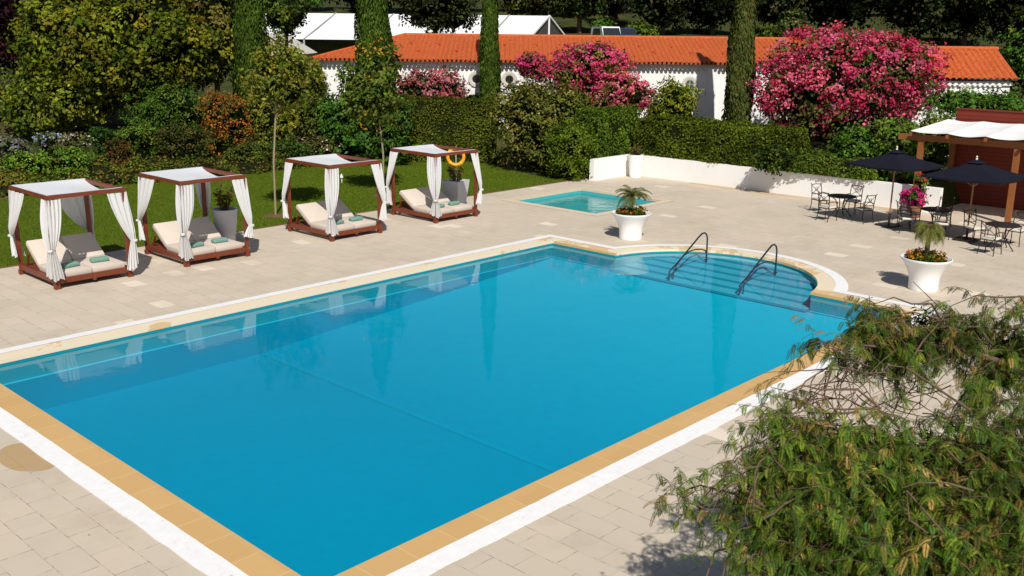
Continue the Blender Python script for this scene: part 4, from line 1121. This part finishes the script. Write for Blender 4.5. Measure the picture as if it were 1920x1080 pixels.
hedge('square hedge block standing over the short end of the white wall', (32.85, 26.05), (35.9, 26.0), 1.1, .3, 2.85, 12000, [(.085, .14, .012), (.105, .165, .014), (.065, .11, .01)], .1, 5)
hedge('long hedge above the white wall, left of the big pink oleander', (35.12, 25.75), (35.12, 18.3), 1.5, .90, 2.45, 19000, [(.09, .118, .010), (.11, .14, .012), (.062, .085, .008)], .1, 7)
plant('shrub', 'rounded hedge bush at the left end of the white wall, by the lawn', 'shrub', (1022, 214, 1112, 338), 41.4, [(.105, .155, .012), (.08, .125, .011), (.13, .175, .015)], .11, 12000, .26, 8, depth=1.0, ground=-.02)
hedge('dark low hedge in the shade under the big pink oleander', (34.86, 18.2), (34.86, 14.9), 1.6, .92, 1.62, 8000, MG, .1, 11)
plant('shrub', 'dark leafy sprig hanging over the white wall under the big oleander', 'shrub', (1412, 268, 1492, 318), 37.9, DG + MG[:1], .12, 2600, .2, 6, depth=.6, ground=.84)
# plants around the pergola
plant('shrub', 'leafy green bush under the oleander, left of the left parasol', 'shrub', (1560, 232, 1662, 334), 36.9, GG, .14, 5200, .26, 7, depth=.9, ground=.84)
plant('shrub', 'bright green bush between the left parasol and the pergola post', 'shrub', (1630, 212, 1738, 346), 36.2, [(.10, .17, .02), (.075, .13, .018), (.13, .2, .025)], .15, 6000, .28, 7, depth=.9, ground=.84)
plant('shrub', 'shadowed bush behind the pergola roof corner', 'shrub', (1718, 198, 1792, 345), 38.6, MG, .14, 4200, .26, 6, depth=.9, ground=.84)
plant('shrub', 'broad green bush above the red board wall, below the short tiled roof', 'shrub', (1740, 166, 1935, 230), 40.5, GG, .15, 7500, .3, 8, depth=1.1, ground=.84)
plant('tree', 'dark leafy tree at the right edge behind the short tiled roof', 'tree', (1885, 30, 2010, 190), 47, GG, .2, 6000, .4, 7, depth=1.8)

# left garden
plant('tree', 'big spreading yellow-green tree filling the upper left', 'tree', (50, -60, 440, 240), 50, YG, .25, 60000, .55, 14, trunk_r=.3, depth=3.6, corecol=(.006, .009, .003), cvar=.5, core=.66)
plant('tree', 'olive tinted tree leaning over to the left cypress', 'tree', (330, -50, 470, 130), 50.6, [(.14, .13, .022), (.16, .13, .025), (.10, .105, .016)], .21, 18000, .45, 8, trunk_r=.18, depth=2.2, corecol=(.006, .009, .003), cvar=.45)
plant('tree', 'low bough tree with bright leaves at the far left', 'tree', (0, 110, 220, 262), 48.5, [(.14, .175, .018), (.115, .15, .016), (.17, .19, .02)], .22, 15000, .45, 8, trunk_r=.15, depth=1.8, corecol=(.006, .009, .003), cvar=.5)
plant('tree', 'dark purple-leaved tree in the top left corner', 'tree', (-90, -80, 48, 175), 52, [(.035, .012, .016), (.05, .015, .02), (.025, .012, .012)], .22, 9000, .42, 8, trunk_r=.2, depth=2.6, corecol=(.006, .004, .005))
plant('tree', 'shadowy dark tree at the left edge under the purple one', 'tree', (-80, 150, 60, 300), 51.5, DG, .2, 5000, .4, 6, depth=2, corecol=(.004, .006, .003))
plant('tree', 'dark tree standing in front of the left end of the marquee', 'tree', (492, -40, 575, 78), 58, DG + MG[:1], .22, 7000, .4, 8, trunk_r=.2, depth=1.6, corecol=(.005, .008, .003))
plant('tree', 'bright green tree top above the left end of the marquee', 'tree', (548, -50, 612, 24), 92, GG, .35, 2600, .6, 6, trunk_r=.2, depth=2)
plant('shrub', 'feathery green shrub left of the orange roof end', 'shrub', (545, 95, 612, 235), 48.6, [(.11, .14, .016), (.085, .115, .014), (.14, .165, .02)], .16, 7000, .34, 8, depth=1.4)
plant('shrub', 'domed mid-green shrub left of the russet one', 'shrub', (235, 150, 405, 285), 45.5, [(.07, .13, .016), (.09, .15, .018), (.055, .10, .014)], .11, 14000, .26, 9, depth=1.4)
plant('shrub', 'russet orange shrub between green ones in the left garden', 'shrub', (375, 155, 478, 290), 44.8, [(.30, .10, .02), (.36, .12, .02), (.20, .11, .018), (.10, .10, .015)], .12, 7000, .24, 8, depth=1.0)
plant('shrub', 'yellow-green shrub right of the russet one', 'shrub', (458, 150, 562, 290), 45.2, [(.14, .15, .018), (.10, .12, .016), (.17, .165, .02)], .15, 6000, .28, 7, depth=1.0)
plant('shrub', 'loose olive shrub behind the slender sapling', 'shrub', (540, 165, 630, 290), 46, [(.10, .115, .018), (.08, .10, .015)], .14, 4500, .26, 6, depth=.9)
plant('shrub', 'dark glossy green shrub behind the third day bed', 'shrub', (590, 165, 718, 300), 45.6, [(.05, .12, .016), (.07, .145, .018), (.04, .09, .013)], .17, 11000, .3, 9, depth=1.2)
plant('shrub', 'long-leaved green shrub at the left end of the long hedge', 'shrub', (685, 170, 775, 300), 45.2, [(.06, .12, .018), (.045, .095, .014), (.085, .15, .02)], .24, 4200, .3, 7, depth=.9, aspect=.28)
plant('shrub', 'dense rounded green shrub in front of the big tree', 'shrub', (168, 228, 216, 286), 43, [(.035, .085, .014), (.05, .11, .018)], .08, 3500, .16, 5, depth=.6)
plant('shrub', 'light green mound right of the dense rounded shrub', 'shrub', (214, 226, 300, 290), 42.6, [(.12, .18, .02), (.09, .14, .016)], .1, 4000, .2, 6, depth=.7)
plant('shrub', 'brownish low shrub in front of the domed one', 'shrub', (288, 226, 392, 285), 42.8, [(.09, .08, .018), (.06, .07, .015), (.045, .055, .012)], .1, 5000, .2, 7, depth=.8)
plant('shrub', 'reddish low shrub left of the brownish one', 'shrub', (196, 258, 244, 296), 41.4, [(.12, .06, .02), (.09, .06, .018)], .09, 2000, .15, 5, depth=.5)
plant('shrub', 'pale grey-leaved shrub with lavender blooms at the left edge', 'shrub', (-20, 252, 60, 306), 41.5, [(.19, .18, .13), (.14, .14, .09)], .1, 2600, .2, 6, flowers=([(.30, .27, .36)], 250, .08, .14), depth=.8)
plant('shrub', 'low plants with pale blue blooms in front of the bright bough', 'shrub', (58, 244, 118, 275), 42.3, [(.09, .14, .02), (.06, .10, .015)], .1, 2000, .18, 5, flowers=([(.30, .31, .46), (.42, .40, .5)], 320, .09, .14), depth=.6)
plant('shrub', 'small shrub with faded pink and white blooms', 'shrub', (112, 246, 172, 280), 42.0, [(.09, .12, .02), (.12, .12, .04)], .1, 1800, .18, 5, flowers=([(.50, .36, .30), (.44, .42, .44)], 300, .09, .14), depth=.6)
for i, (b, Y, col, lab) in enumerate((((0, 278, 96, 345), 38.5, [(.12, .21, .018), (.09, .17, .016), (.16, .24, .022)], 'fresh green bushy bed plant at the far left'),
    ((80, 270, 176, 340), 38.9, [(.105, .19, .018), (.14, .215, .022)], 'fresh green bed plant second from the left'),
    ((-60, 318, 70, 372), 36.4, [(.15, .155, .018), (.18, .165, .024), (.11, .13, .016)], 'yellowish low bed plant cut by the left edge'),
    ((410, 262, 505, 312), 43.4, [(.09, .10, .018), (.065, .085, .014)], 'olive low bed plant under the russet shrub'),
    ((500, 256, 590, 312), 44.2, [(.055, .10, .016), (.045, .08, .013)], 'deep green bed plant left of the pink flowered one'),
    ((560, 250, 640, 300), 45, [(.07, .10, .018), (.10, .07, .025), (.09, .09, .02)], 'bed plant with pink blooms behind the third day bed'))):
    plant('bed_plant', lab, 'plant', b, Y, col, .12, 4200, .22, 7, group='low plants of the flower bed behind the lawn', depth=.9, trunk_r=.03, flowers=([(.62, .32, .42), (.66, .5, .52)], 160, .1, .14) if i == 5 else None)
# the planted strip along the lawn: nobody could count it
strip_pts = [(0, 352, 36.3, 1.6), (60, 345, 37.5, 1.8), (120, 338, 38.6, 1.6), (180, 335, 39.2, 1.7), (250, 330, 40.0, 1.6), (320, 325, 40.8, 1.6), (390, 318, 41.8, 1.6), (450, 312, 42.8, 1.5), (510, 304, 44.2, 1.5), (570, 296, 45.4, 1.6), (630, 288, 46.6, 1.6), (690, 280, 47.6, 1.4), (230, 312, 41.5, 1.8), (330, 300, 42.5, 1.9), (160, 310, 41, 1.6), (430, 296, 44, 1.6), (90, 322, 39.6, 1.4), (20, 330, 38.6, 1.6)]
L = Leaves()
SC_ = [(.13, .145, .015), (.09, .13, .013), (.165, .15, .022), (.08, .14, .015), (.15, .11, .025)]
for i, (px, py, Y, r) in enumerate(strip_pts):
    X = at(px, py, Y)[0]; p = W(X, Y, 0); g = terr(X, Y)
    cc = SC_ if not 210 < px < 340 or py > 322 else [(.19, .085, .022), (.14, .08, .018), (.10, .08, .015)]
    crown(L, [((p.x, p.y, max(0, g) + .1), (r, r, .42)), ((p.x + rnd.uniform(-.8, .8), p.y + rnd.uniform(-.8, .8), max(0, g) + .15), (r * .5, r * .5, .62))], 3400, .11, .24, cc, core=.8, up=.6, corecol=(.02, .022, .008))
g_ = L.build('ground_cover', M['leaf']); g_['kind'] = 'stuff'; tag(g_, 'low mixed green and rusty planting along the back of the lawn', 'ground cover')
mb = MB()
bedp = [at(-60, 385, 33.5), at(0, 375, 34.7), at(180, 346, 38.6), at(440, 324, 42.2), at(640, 285, 50.6), at(700, 270, 53), at(400, 240, 54), at(0, 240, 54), at(-80, 300, 48)]
mb.poly([(W(p[0], p[1]).x, W(p[0], p[1]).y) for p in bedp], .018); structure(mb.build('flower_bed_soil', M['bed_soil']))

# saplings on the lawn
def sapling(label, base, px_box, Y, cols, seed, n=6000, flowers=None):
    x0, y0, x1, y1 = px_box; X, _, z = at((x0 + x1) / 2, (y0 + y1) / 2, Y)
    bx = base[0]
    t = thing('sapling', label, 'tree', W(bx, Y, 0), rot, 'slender young trees on the lawn')
    rx, rz = (x1 - x0) / 2 / FPX * Y, (y1 - y0) / 2 / FPX * Y; c = (X - bx, 0, z)
    L = Leaves(); lb = lobes_for(c, (rx, rx, rz), 10, size=(.34, .55), seed=seed); lb[0] = (lb[0][0], tuple(q * .6 for q in lb[0][1])); crown(L, lb, n, .15, .28, cols, core=.45, shell=(.45, 1.1), cvar=.35)
    if flowers: crown(L, [(c, (rx * .9, rx * .9, rz * .9))], flowers[1], .13, .2, flowers[0], core=0)
    L.build('crown', M['leaf'], t)
    mb = MB(); mb.tube([(0, 0, -.05), (.02, 0, z * .4), (c[0] * .5, 0, z * .75), (c[0], 0, z + rz * .3)], [.036, .033, .028, .012], 8)
    g = random.Random(seed)
    for i in range(9):
        a = 2 * PI * i / 9; s = Vector((c[0] * .7, 0, z - rz * g.uniform(.2, .9))); e = Vector((c[0] + math.cos(a) * rx * .7, math.sin(a) * rx * .7, z + g.uniform(-.4, .5) * rz)); mb.tube([s, s.lerp(e, .5) + Vector((0, 0, .12)), e], [.018, .012, .005], 5)
    mb.build('trunk', M['pale_bark'], t, True)
    mb = MB(); mb.lathe([(.42, .016), (.36, .03), (.12, .05), (.03, .05)], 18); mb.build('soil_ring', M['bed_soil'], t)
sapling('slender sapling with a bare pale trunk and yellow-green crown, left of the third day bed', (at(517, 405, 32.2)[0],), (458, 60, 588, 235), 32.2, [(.15, .165, .02), (.115, .14, .018), (.19, .185, .025)], 5, 6000)
sapling('young tree with orange-yellow tinged leaves, behind the last day bed', (at(719, 355, 36.6)[0],), (640, 66, 762, 255), 36.6, [(.085, .125, .018), (.06, .10, .015), (.11, .14, .02)], 8, 6500, ([(.30, .22, .02), (.34, .17, .02)], 420))

# far wood
def wood_tree(label, box, Y, cols, n, leaf, cl, seed, dark=True):
    plant('tree', label, 'tree', box, Y, cols, leaf, n, cl, 8, group='trees of the far wood', trunk_r=.28, depth=4.5, corecol=(.003, .004, .002), cvar=.6, core=.7)
BK = [(.012, .018, .006), (.009, .013, .005), (.02, .026, .009)]  # dark species, with shade among the trees put into the leaf colour
BK2 = [(.03, .042, .013), (.014, .02, .007), (.045, .055, .018)]  # same shade in the colour, lighter tints for the few sunlit clumps
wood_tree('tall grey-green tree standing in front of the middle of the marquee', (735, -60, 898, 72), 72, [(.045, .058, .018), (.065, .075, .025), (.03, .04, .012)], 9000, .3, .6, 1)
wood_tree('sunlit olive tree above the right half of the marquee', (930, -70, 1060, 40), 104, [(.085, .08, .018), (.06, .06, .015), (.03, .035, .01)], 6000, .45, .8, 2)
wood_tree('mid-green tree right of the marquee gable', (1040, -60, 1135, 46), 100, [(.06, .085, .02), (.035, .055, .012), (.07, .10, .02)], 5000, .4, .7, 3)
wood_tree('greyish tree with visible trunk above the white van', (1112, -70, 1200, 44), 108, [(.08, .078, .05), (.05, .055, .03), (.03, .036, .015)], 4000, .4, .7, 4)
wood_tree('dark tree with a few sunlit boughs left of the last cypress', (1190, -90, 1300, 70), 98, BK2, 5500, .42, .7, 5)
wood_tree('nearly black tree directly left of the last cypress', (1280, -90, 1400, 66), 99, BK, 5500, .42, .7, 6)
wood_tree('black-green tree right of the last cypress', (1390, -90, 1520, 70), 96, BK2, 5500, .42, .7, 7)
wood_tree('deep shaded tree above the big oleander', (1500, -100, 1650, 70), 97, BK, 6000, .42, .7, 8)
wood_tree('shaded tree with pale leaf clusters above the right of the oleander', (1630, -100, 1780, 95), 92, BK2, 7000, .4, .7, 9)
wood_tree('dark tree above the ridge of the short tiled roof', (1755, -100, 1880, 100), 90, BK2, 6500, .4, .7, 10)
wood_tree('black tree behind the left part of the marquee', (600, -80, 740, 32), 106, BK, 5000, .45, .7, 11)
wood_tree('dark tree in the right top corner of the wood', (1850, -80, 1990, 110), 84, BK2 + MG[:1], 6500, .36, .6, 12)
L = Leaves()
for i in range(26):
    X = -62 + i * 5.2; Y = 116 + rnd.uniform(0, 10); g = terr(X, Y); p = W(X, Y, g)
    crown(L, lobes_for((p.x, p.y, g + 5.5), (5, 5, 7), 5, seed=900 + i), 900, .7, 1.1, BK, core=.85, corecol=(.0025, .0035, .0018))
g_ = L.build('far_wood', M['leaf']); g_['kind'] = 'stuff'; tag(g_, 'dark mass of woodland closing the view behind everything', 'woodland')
plant('shrub', 'low sunlit green bush on the bank beside the white van', 'shrub', (1112, 34, 1150, 64), 97, GG, .3, 1200, .5, 5, depth=1.2)
plant('shrub', 'low sunlit olive bushes on the bank above the roof ridge', 'shrub', (1182, 44, 1236, 70), 96, MG, .3, 1400, .5, 5, depth=1.2)
plant('shrub', 'sunlit green bank shrub right of the last cypress, above the ridge', 'shrub', (1405, 46, 1470, 74), 92, MG, .3, 1600, .5, 5, depth=1.2)
plant('shrub', 'rounded pale green shrub in the dark wood above the oleander', 'shrub', (1458, 22, 1512, 66), 90, [(.09, .12, .03), (.07, .095, .025)], .28, 1800, .5, 5, depth=1.2)

# ------------------------------------------------------------------ pepper tree in the foreground
gx, gy = 4.3, 7.2
pt = thing('pepper_tree', 'pepper tree with drooping feathery leaves in the lower right foreground', 'tree', W(gx, gy, 0), rot)
def loc(px, py, Y): X, _, z = at(px, py, Y); return np.array([X - gx, Y - gy, z])
trunk_top = np.array([.15, .1, 1.35])
mbT = MB(); mbB = MB(); mbW = MB()
mbT.tube([(.5, -.2, -.1), (.42, -.1, .5), (.25, 0, 1.0), tuple(trunk_top)], [.2, .17, .15, .12], 10)
# leaf masses: px, py, distance, spread (m), branchlets, age tint (0 green .. 1 tan)
masses = [
    # upper arm
    (1905, 640, 8.2, .30, 12, .2), (1860, 600, 8.3, .28, 8, .2), (1800, 632, 8.2, .30, 16, .15), (1730, 620, 8.1, .28, 16, .25), (1665, 640, 8.0, .26, 15, .15), (1655, 595, 8.2, .18, 8, .35), (1700, 660, 8.0, .25, 12, .3),
    (1610, 655, 7.9, .20, 8, .2), (1545, 650, 7.9, .13, 4, .45), (1880, 690, 8.0, .28, 11, .2), (1840, 700, 7.8, .24, 8, .2), (1900, 570, 8.4, .18, 4, .3), (1640, 570, 8.3, .12, 3, .3), (1780, 575, 8.3, .10, 2, .6),
    # left shoulder
    (1470, 740, 7.6, .14, 6, .5), (1445, 790, 7.4, .16, 8, .1), (1490, 805, 7.3, .20, 10, .2), (1530, 790, 7.4, .16, 6, .6), (1440, 850, 7.2, .16, 7, .15), (1850, 760, 7.6, .24, 9, .1), (1905, 770, 7.5, .24, 9, .2),
    # main body
    (1490, 850, 7.1, .24, 15, .2), (1560, 840, 7.1, .26, 17, .15), (1640, 840, 7.1, .28, 17, .15), (1720, 840, 7.1, .28, 17, .2), (1800, 840, 7.1, .28, 17, .25), (1880, 850, 7.0, .30, 17, .25),
    (1450, 930, 6.9, .24, 14, .25), (1530, 920, 6.8, .28, 19, .2), (1620, 920, 6.8, .30, 19, .15), (1710, 920, 6.8, .30, 19, .25), (1800, 925, 6.8, .30, 18, .3), (1890, 930, 6.7, .32, 18, .3),
    (1420, 1000, 6.7, .22, 10, .25), (1500, 1010, 6.6, .28, 17, .3), (1590, 1010, 6.5, .30, 18, .25), (1690, 1010, 6.5, .32, 18, .25), (1790, 1010, 6.4, .32, 18, .35), (1890, 1020, 6.4, .32, 18, .35),
    (1540, 1080, 6.3, .3, 14, .3), (1640, 1085, 6.2, .32, 14, .3), (1740, 1090, 6.2, .32, 14, .3), (1850, 1090, 6.1, .34, 14, .3), (1440, 1075, 6.4, .18, 5, .3),
    # reaching spray at the left
    (1375, 880, 7.0, .10, 5, .6), (1395, 935, 6.9, .13, 7, .4), (1270, 925, 7.3, .07, 6, .25), (1305, 950, 7.2, .06, 2, .25), (1355, 975, 6.9, .08, 2, .4),
    # beyond the frame edge
    (1990, 700, 7.8, .4, 10, .2), (1990, 860, 7.2, .45, 12, .2), (2000, 1020, 6.6, .5, 12, .3)]
GRN = np.array([(.075, .135, .014), (.045, .095, .010), (.12, .175, .018), (.065, .13, .024), (.16, .19, .022)])
TAN = np.array([(.26, .17, .04), (.20, .15, .035), (.30, .20, .06)])
LV = Leaves(); g = random.Random(42)
# heart of the crown: shade put into dark leaf colour, behind and below the sprays
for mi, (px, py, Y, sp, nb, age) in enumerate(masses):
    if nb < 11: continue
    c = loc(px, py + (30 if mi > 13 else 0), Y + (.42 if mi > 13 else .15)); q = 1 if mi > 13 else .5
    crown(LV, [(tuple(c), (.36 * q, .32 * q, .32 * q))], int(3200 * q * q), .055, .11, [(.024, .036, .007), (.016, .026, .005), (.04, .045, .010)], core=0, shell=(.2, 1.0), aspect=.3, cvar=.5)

def frond(base, d, ln, col):
    """pinnate leaf: rachis curving down with narrow leaflets either side"""
    n = g.randint(9, 13); p = base.copy(); V = []
    d = d / np.linalg.norm(d); side = np.cross(d, [g.uniform(-.4, .4), g.uniform(-.4, .4), 1.0]); side /= np.linalg.norm(side) + 1e-9
    st = ln / n; R_ = []
    for i in range(n):
        d = d + np.array([0, 0, -.10]); d /= np.linalg.norm(d); p = p + d * st
        l = .034 * (1 - .6 * (i / n) ** 2) * g.uniform(.85, 1.15); w = .0040
        for s in (-1, 1):
            a = side * s * .85 + d * .55 + np.array([0, 0, -.22]); a /= np.linalg.norm(a); wv = d * w
            V.append([p - wv * .3, p + a * l * .45 + wv, p + a * l, p + a * l * .45 - wv])
    V = np.array(V); LV.quads(V, np.tile(col, (len(V), 1)) * rng.uniform(.75, 1.25, (len(V), 1)))
    LV.quads(np.array([[base, base + np.array([.002, .002, 0]), p + np.array([.001, 0, 0]), p]]), np.array([[.10, .09, .03]]))
for mi, (px, py, Y, sp, nb, age) in enumerate(masses):
    c = loc(px, py, Y); mbr = g.uniform(.62, 1.3); sp *= .86
    # bough from the trunk to this mass
    if 1:
        hub = trunk_top if mi > 19 else loc(px + 160, py + 25, Y)
        dv = hub - c; ll = min(np.linalg.norm(dv), .75); st = c + dv / (np.linalg.norm(dv) + 1e-9) * ll + np.array([g.uniform(-.15, .15), g.uniform(-.15, .15), g.uniform(-.1, .1)])
        md = (st + c) / 2 + np.array([g.uniform(-.12, .12), g.uniform(-.12, .12), .10])
        q1 = st * .6 + md * .4 + np.array([0, 0, .1])
        mbB.tube([st, q1, md, md * .5 + c * .5 + np.array([0, 0, .06]), c], [.011, .010, .008, .006, .003], 6)
    for b in range(int(nb * (3.1 if mi > 19 and px > 1400 else 2.3 if mi < 14 else 1.6))):
        o = c + np.array([g.gauss(0, sp * .5), g.gauss(0, sp * .6), g.gauss(0, sp * .45)])
        a = g.uniform(0, 2 * PI); el = g.uniform(-.5, .7)
        d = np.array([math.cos(a) * math.cos(el), math.sin(a) * math.cos(el), math.sin(el)])
        if c[0] < -2.2: d = d * .8
        tw = [o]; n = g.randint(5, 8); st = g.uniform(.035, .06)
        for i in range(n):
            d = d + np.array([g.gauss(0, .22), g.gauss(0, .22), -.12]); d /= np.linalg.norm(d); tw.append(tw[-1] + d * st)
        mbW.tube([tuple(x) for x in tw], [.0030 * (1 - .6 * i / n) for i in range(n + 1)], 4, caps=False)
        tan_b = g.random() < age * .45
        br = g.uniform(.5, 1.4) * mbr
        for i, q in enumerate(tw[1:]):
            for s in range(2):
                fa = g.uniform(0, 2 * PI); fd = np.array([math.cos(fa) * .85, math.sin(fa) * .85, g.uniform(-.9, .5)]) + d * .4
                tan = tan_b if g.random() < .75 else not tan_b and g.random() < .2
                col = (TAN if tan else GRN)[g.randrange(len(TAN) if tan else len(GRN))] * br
                frond(q, fd, g.uniform(.075, .14), col)
# bare twigs showing in the gap of the crown and along its rim
def bare(px, py, Y, n, ln, seed_dir=None):
    for i in range(n):
        o = loc(px + g.uniform(-26, 26), py + g.uniform(-20, 20), Y + g.uniform(-.2, .2)); a = g.uniform(0, 2 * PI)
        d = np.array([math.cos(a), math.sin(a) * .5, g.uniform(-1, .35)]) if seed_dir is None else np.array(seed_dir) + np.array([g.gauss(0, .25), g.gauss(0, .25), g.gauss(0, .25)])
        d = d / np.linalg.norm(d); pts = [o]
        for k in range(8):
            d = d + np.array([g.gauss(0, .2), g.gauss(0, .15), g.gauss(-.05, .18)]); d /= np.linalg.norm(d); pts.append(pts[-1] + d * ln / 8)
        mbW.tube([tuple(p) for p in pts], [.0065 * (1 - .75 * k / 8) for k in range(9)], 4, caps=False)
        if g.random() < .7:
            q = pts[4]; d2 = d + np.array([g.gauss(0, .7), g.gauss(0, .5), g.gauss(0, .6)]); mbW.tube([tuple(q), tuple(q + d2 * ln * .15), tuple(q + d2 * ln * .3 + np.array([0, 0, -.03]))], [.004, .003, .0015], 4, caps=False)
for px, py, n in ((1560, 690, 9), (1600, 685, 10), (1640, 700, 8), (1570, 730, 7), (1540, 740, 5), (1620, 750, 6), (1690, 735, 5), (1740, 725, 4), (1660, 765, 4), (1740, 770, 3), (1790, 740, 3)): bare(px, py, 7.8, n, .6)
for px, py, n in ((1420, 840, 3), (1400, 900, 4), (1370, 890, 3), (1760, 900, 2), (1830, 1000, 2), (1700, 960, 2), (1450, 1040, 3)): bare(px, py, 6.75, n, .45)
def path(ps, r0, r1):
    P_ = [tuple(loc(*p)) for p in ps]; n = len(P_) - 1; mbB.tube(P_, [r0 + (r1 - r0) * i / n for i in range(n + 1)], 8)
path([(2080, 760, 7.6), (1990, 715, 7.8), (1920, 694, 7.9), (1868, 676, 8.0), (1800, 655, 8.1), (1720, 640, 8.1), (1640, 636, 8.0)], .045, .010)
path([(1640, 640, 8.0), (1600, 672, 7.9), (1550, 690, 7.8), (1510, 715, 7.7), (1492, 745, 7.6)], .012, .004)
path([(1560, 690, 7.8), (1545, 740, 7.6), (1580, 790, 7.4), (1610, 830, 7.2)], .009, .005)
path([(1820, 770, 7.0), (1700, 690, 7.5), (1730, 640, 7.8), (1775, 590, 8.1), (1745, 560, 8.2), (1712, 528, 8.3)], .010, .003)
path([(1480, 965, 6.7), (1440, 952, 6.8), (1400, 935, 6.9), (1366, 950, 7.0), (1330, 952, 7.1), (1296, 945, 7.2), (1270, 925, 7.3)], .013, .004)
path([(1385, 1020, 6.6), (1340, 1035, 6.7), (1325, 1080, 6.6)], .010, .006)
path([(1385, 1020, 6.6), (1362, 1050, 6.6), (1352, 1095, 6.5)], .008, .005)
path([(1825, 920, 6.4), (1775, 905, 6.4), (1722, 905, 6.45), (1690, 915, 6.5)], .009, .003)
path([(1770, 1000, 6.2), (1700, 920, 6.5), (1705, 975, 6.3), (1740, 1000, 6.2)], .008, .006)
path([(1425, 975, 6.55), (1452, 962, 6.52), (1470, 945, 6.5), (1500, 930, 6.6), (1530, 905, 6.7)], .011, .004)
path([(1720, 828, 6.9), (1765, 832, 6.85), (1800, 868, 6.8), (1822, 862, 6.8)], .010, .005)
mbT.tube([tuple(trunk_top), (.8, .5, 2.2), (1.3, .9, 2.9), tuple(loc(2080, 760, 7.6))], [.1, .07, .055, .045], 8)
mbT.build('trunk', M['bark'], pt, True); mbB.build('branches', M['twig'], pt, True); mbW.build('twigs', M['twig'], pt)
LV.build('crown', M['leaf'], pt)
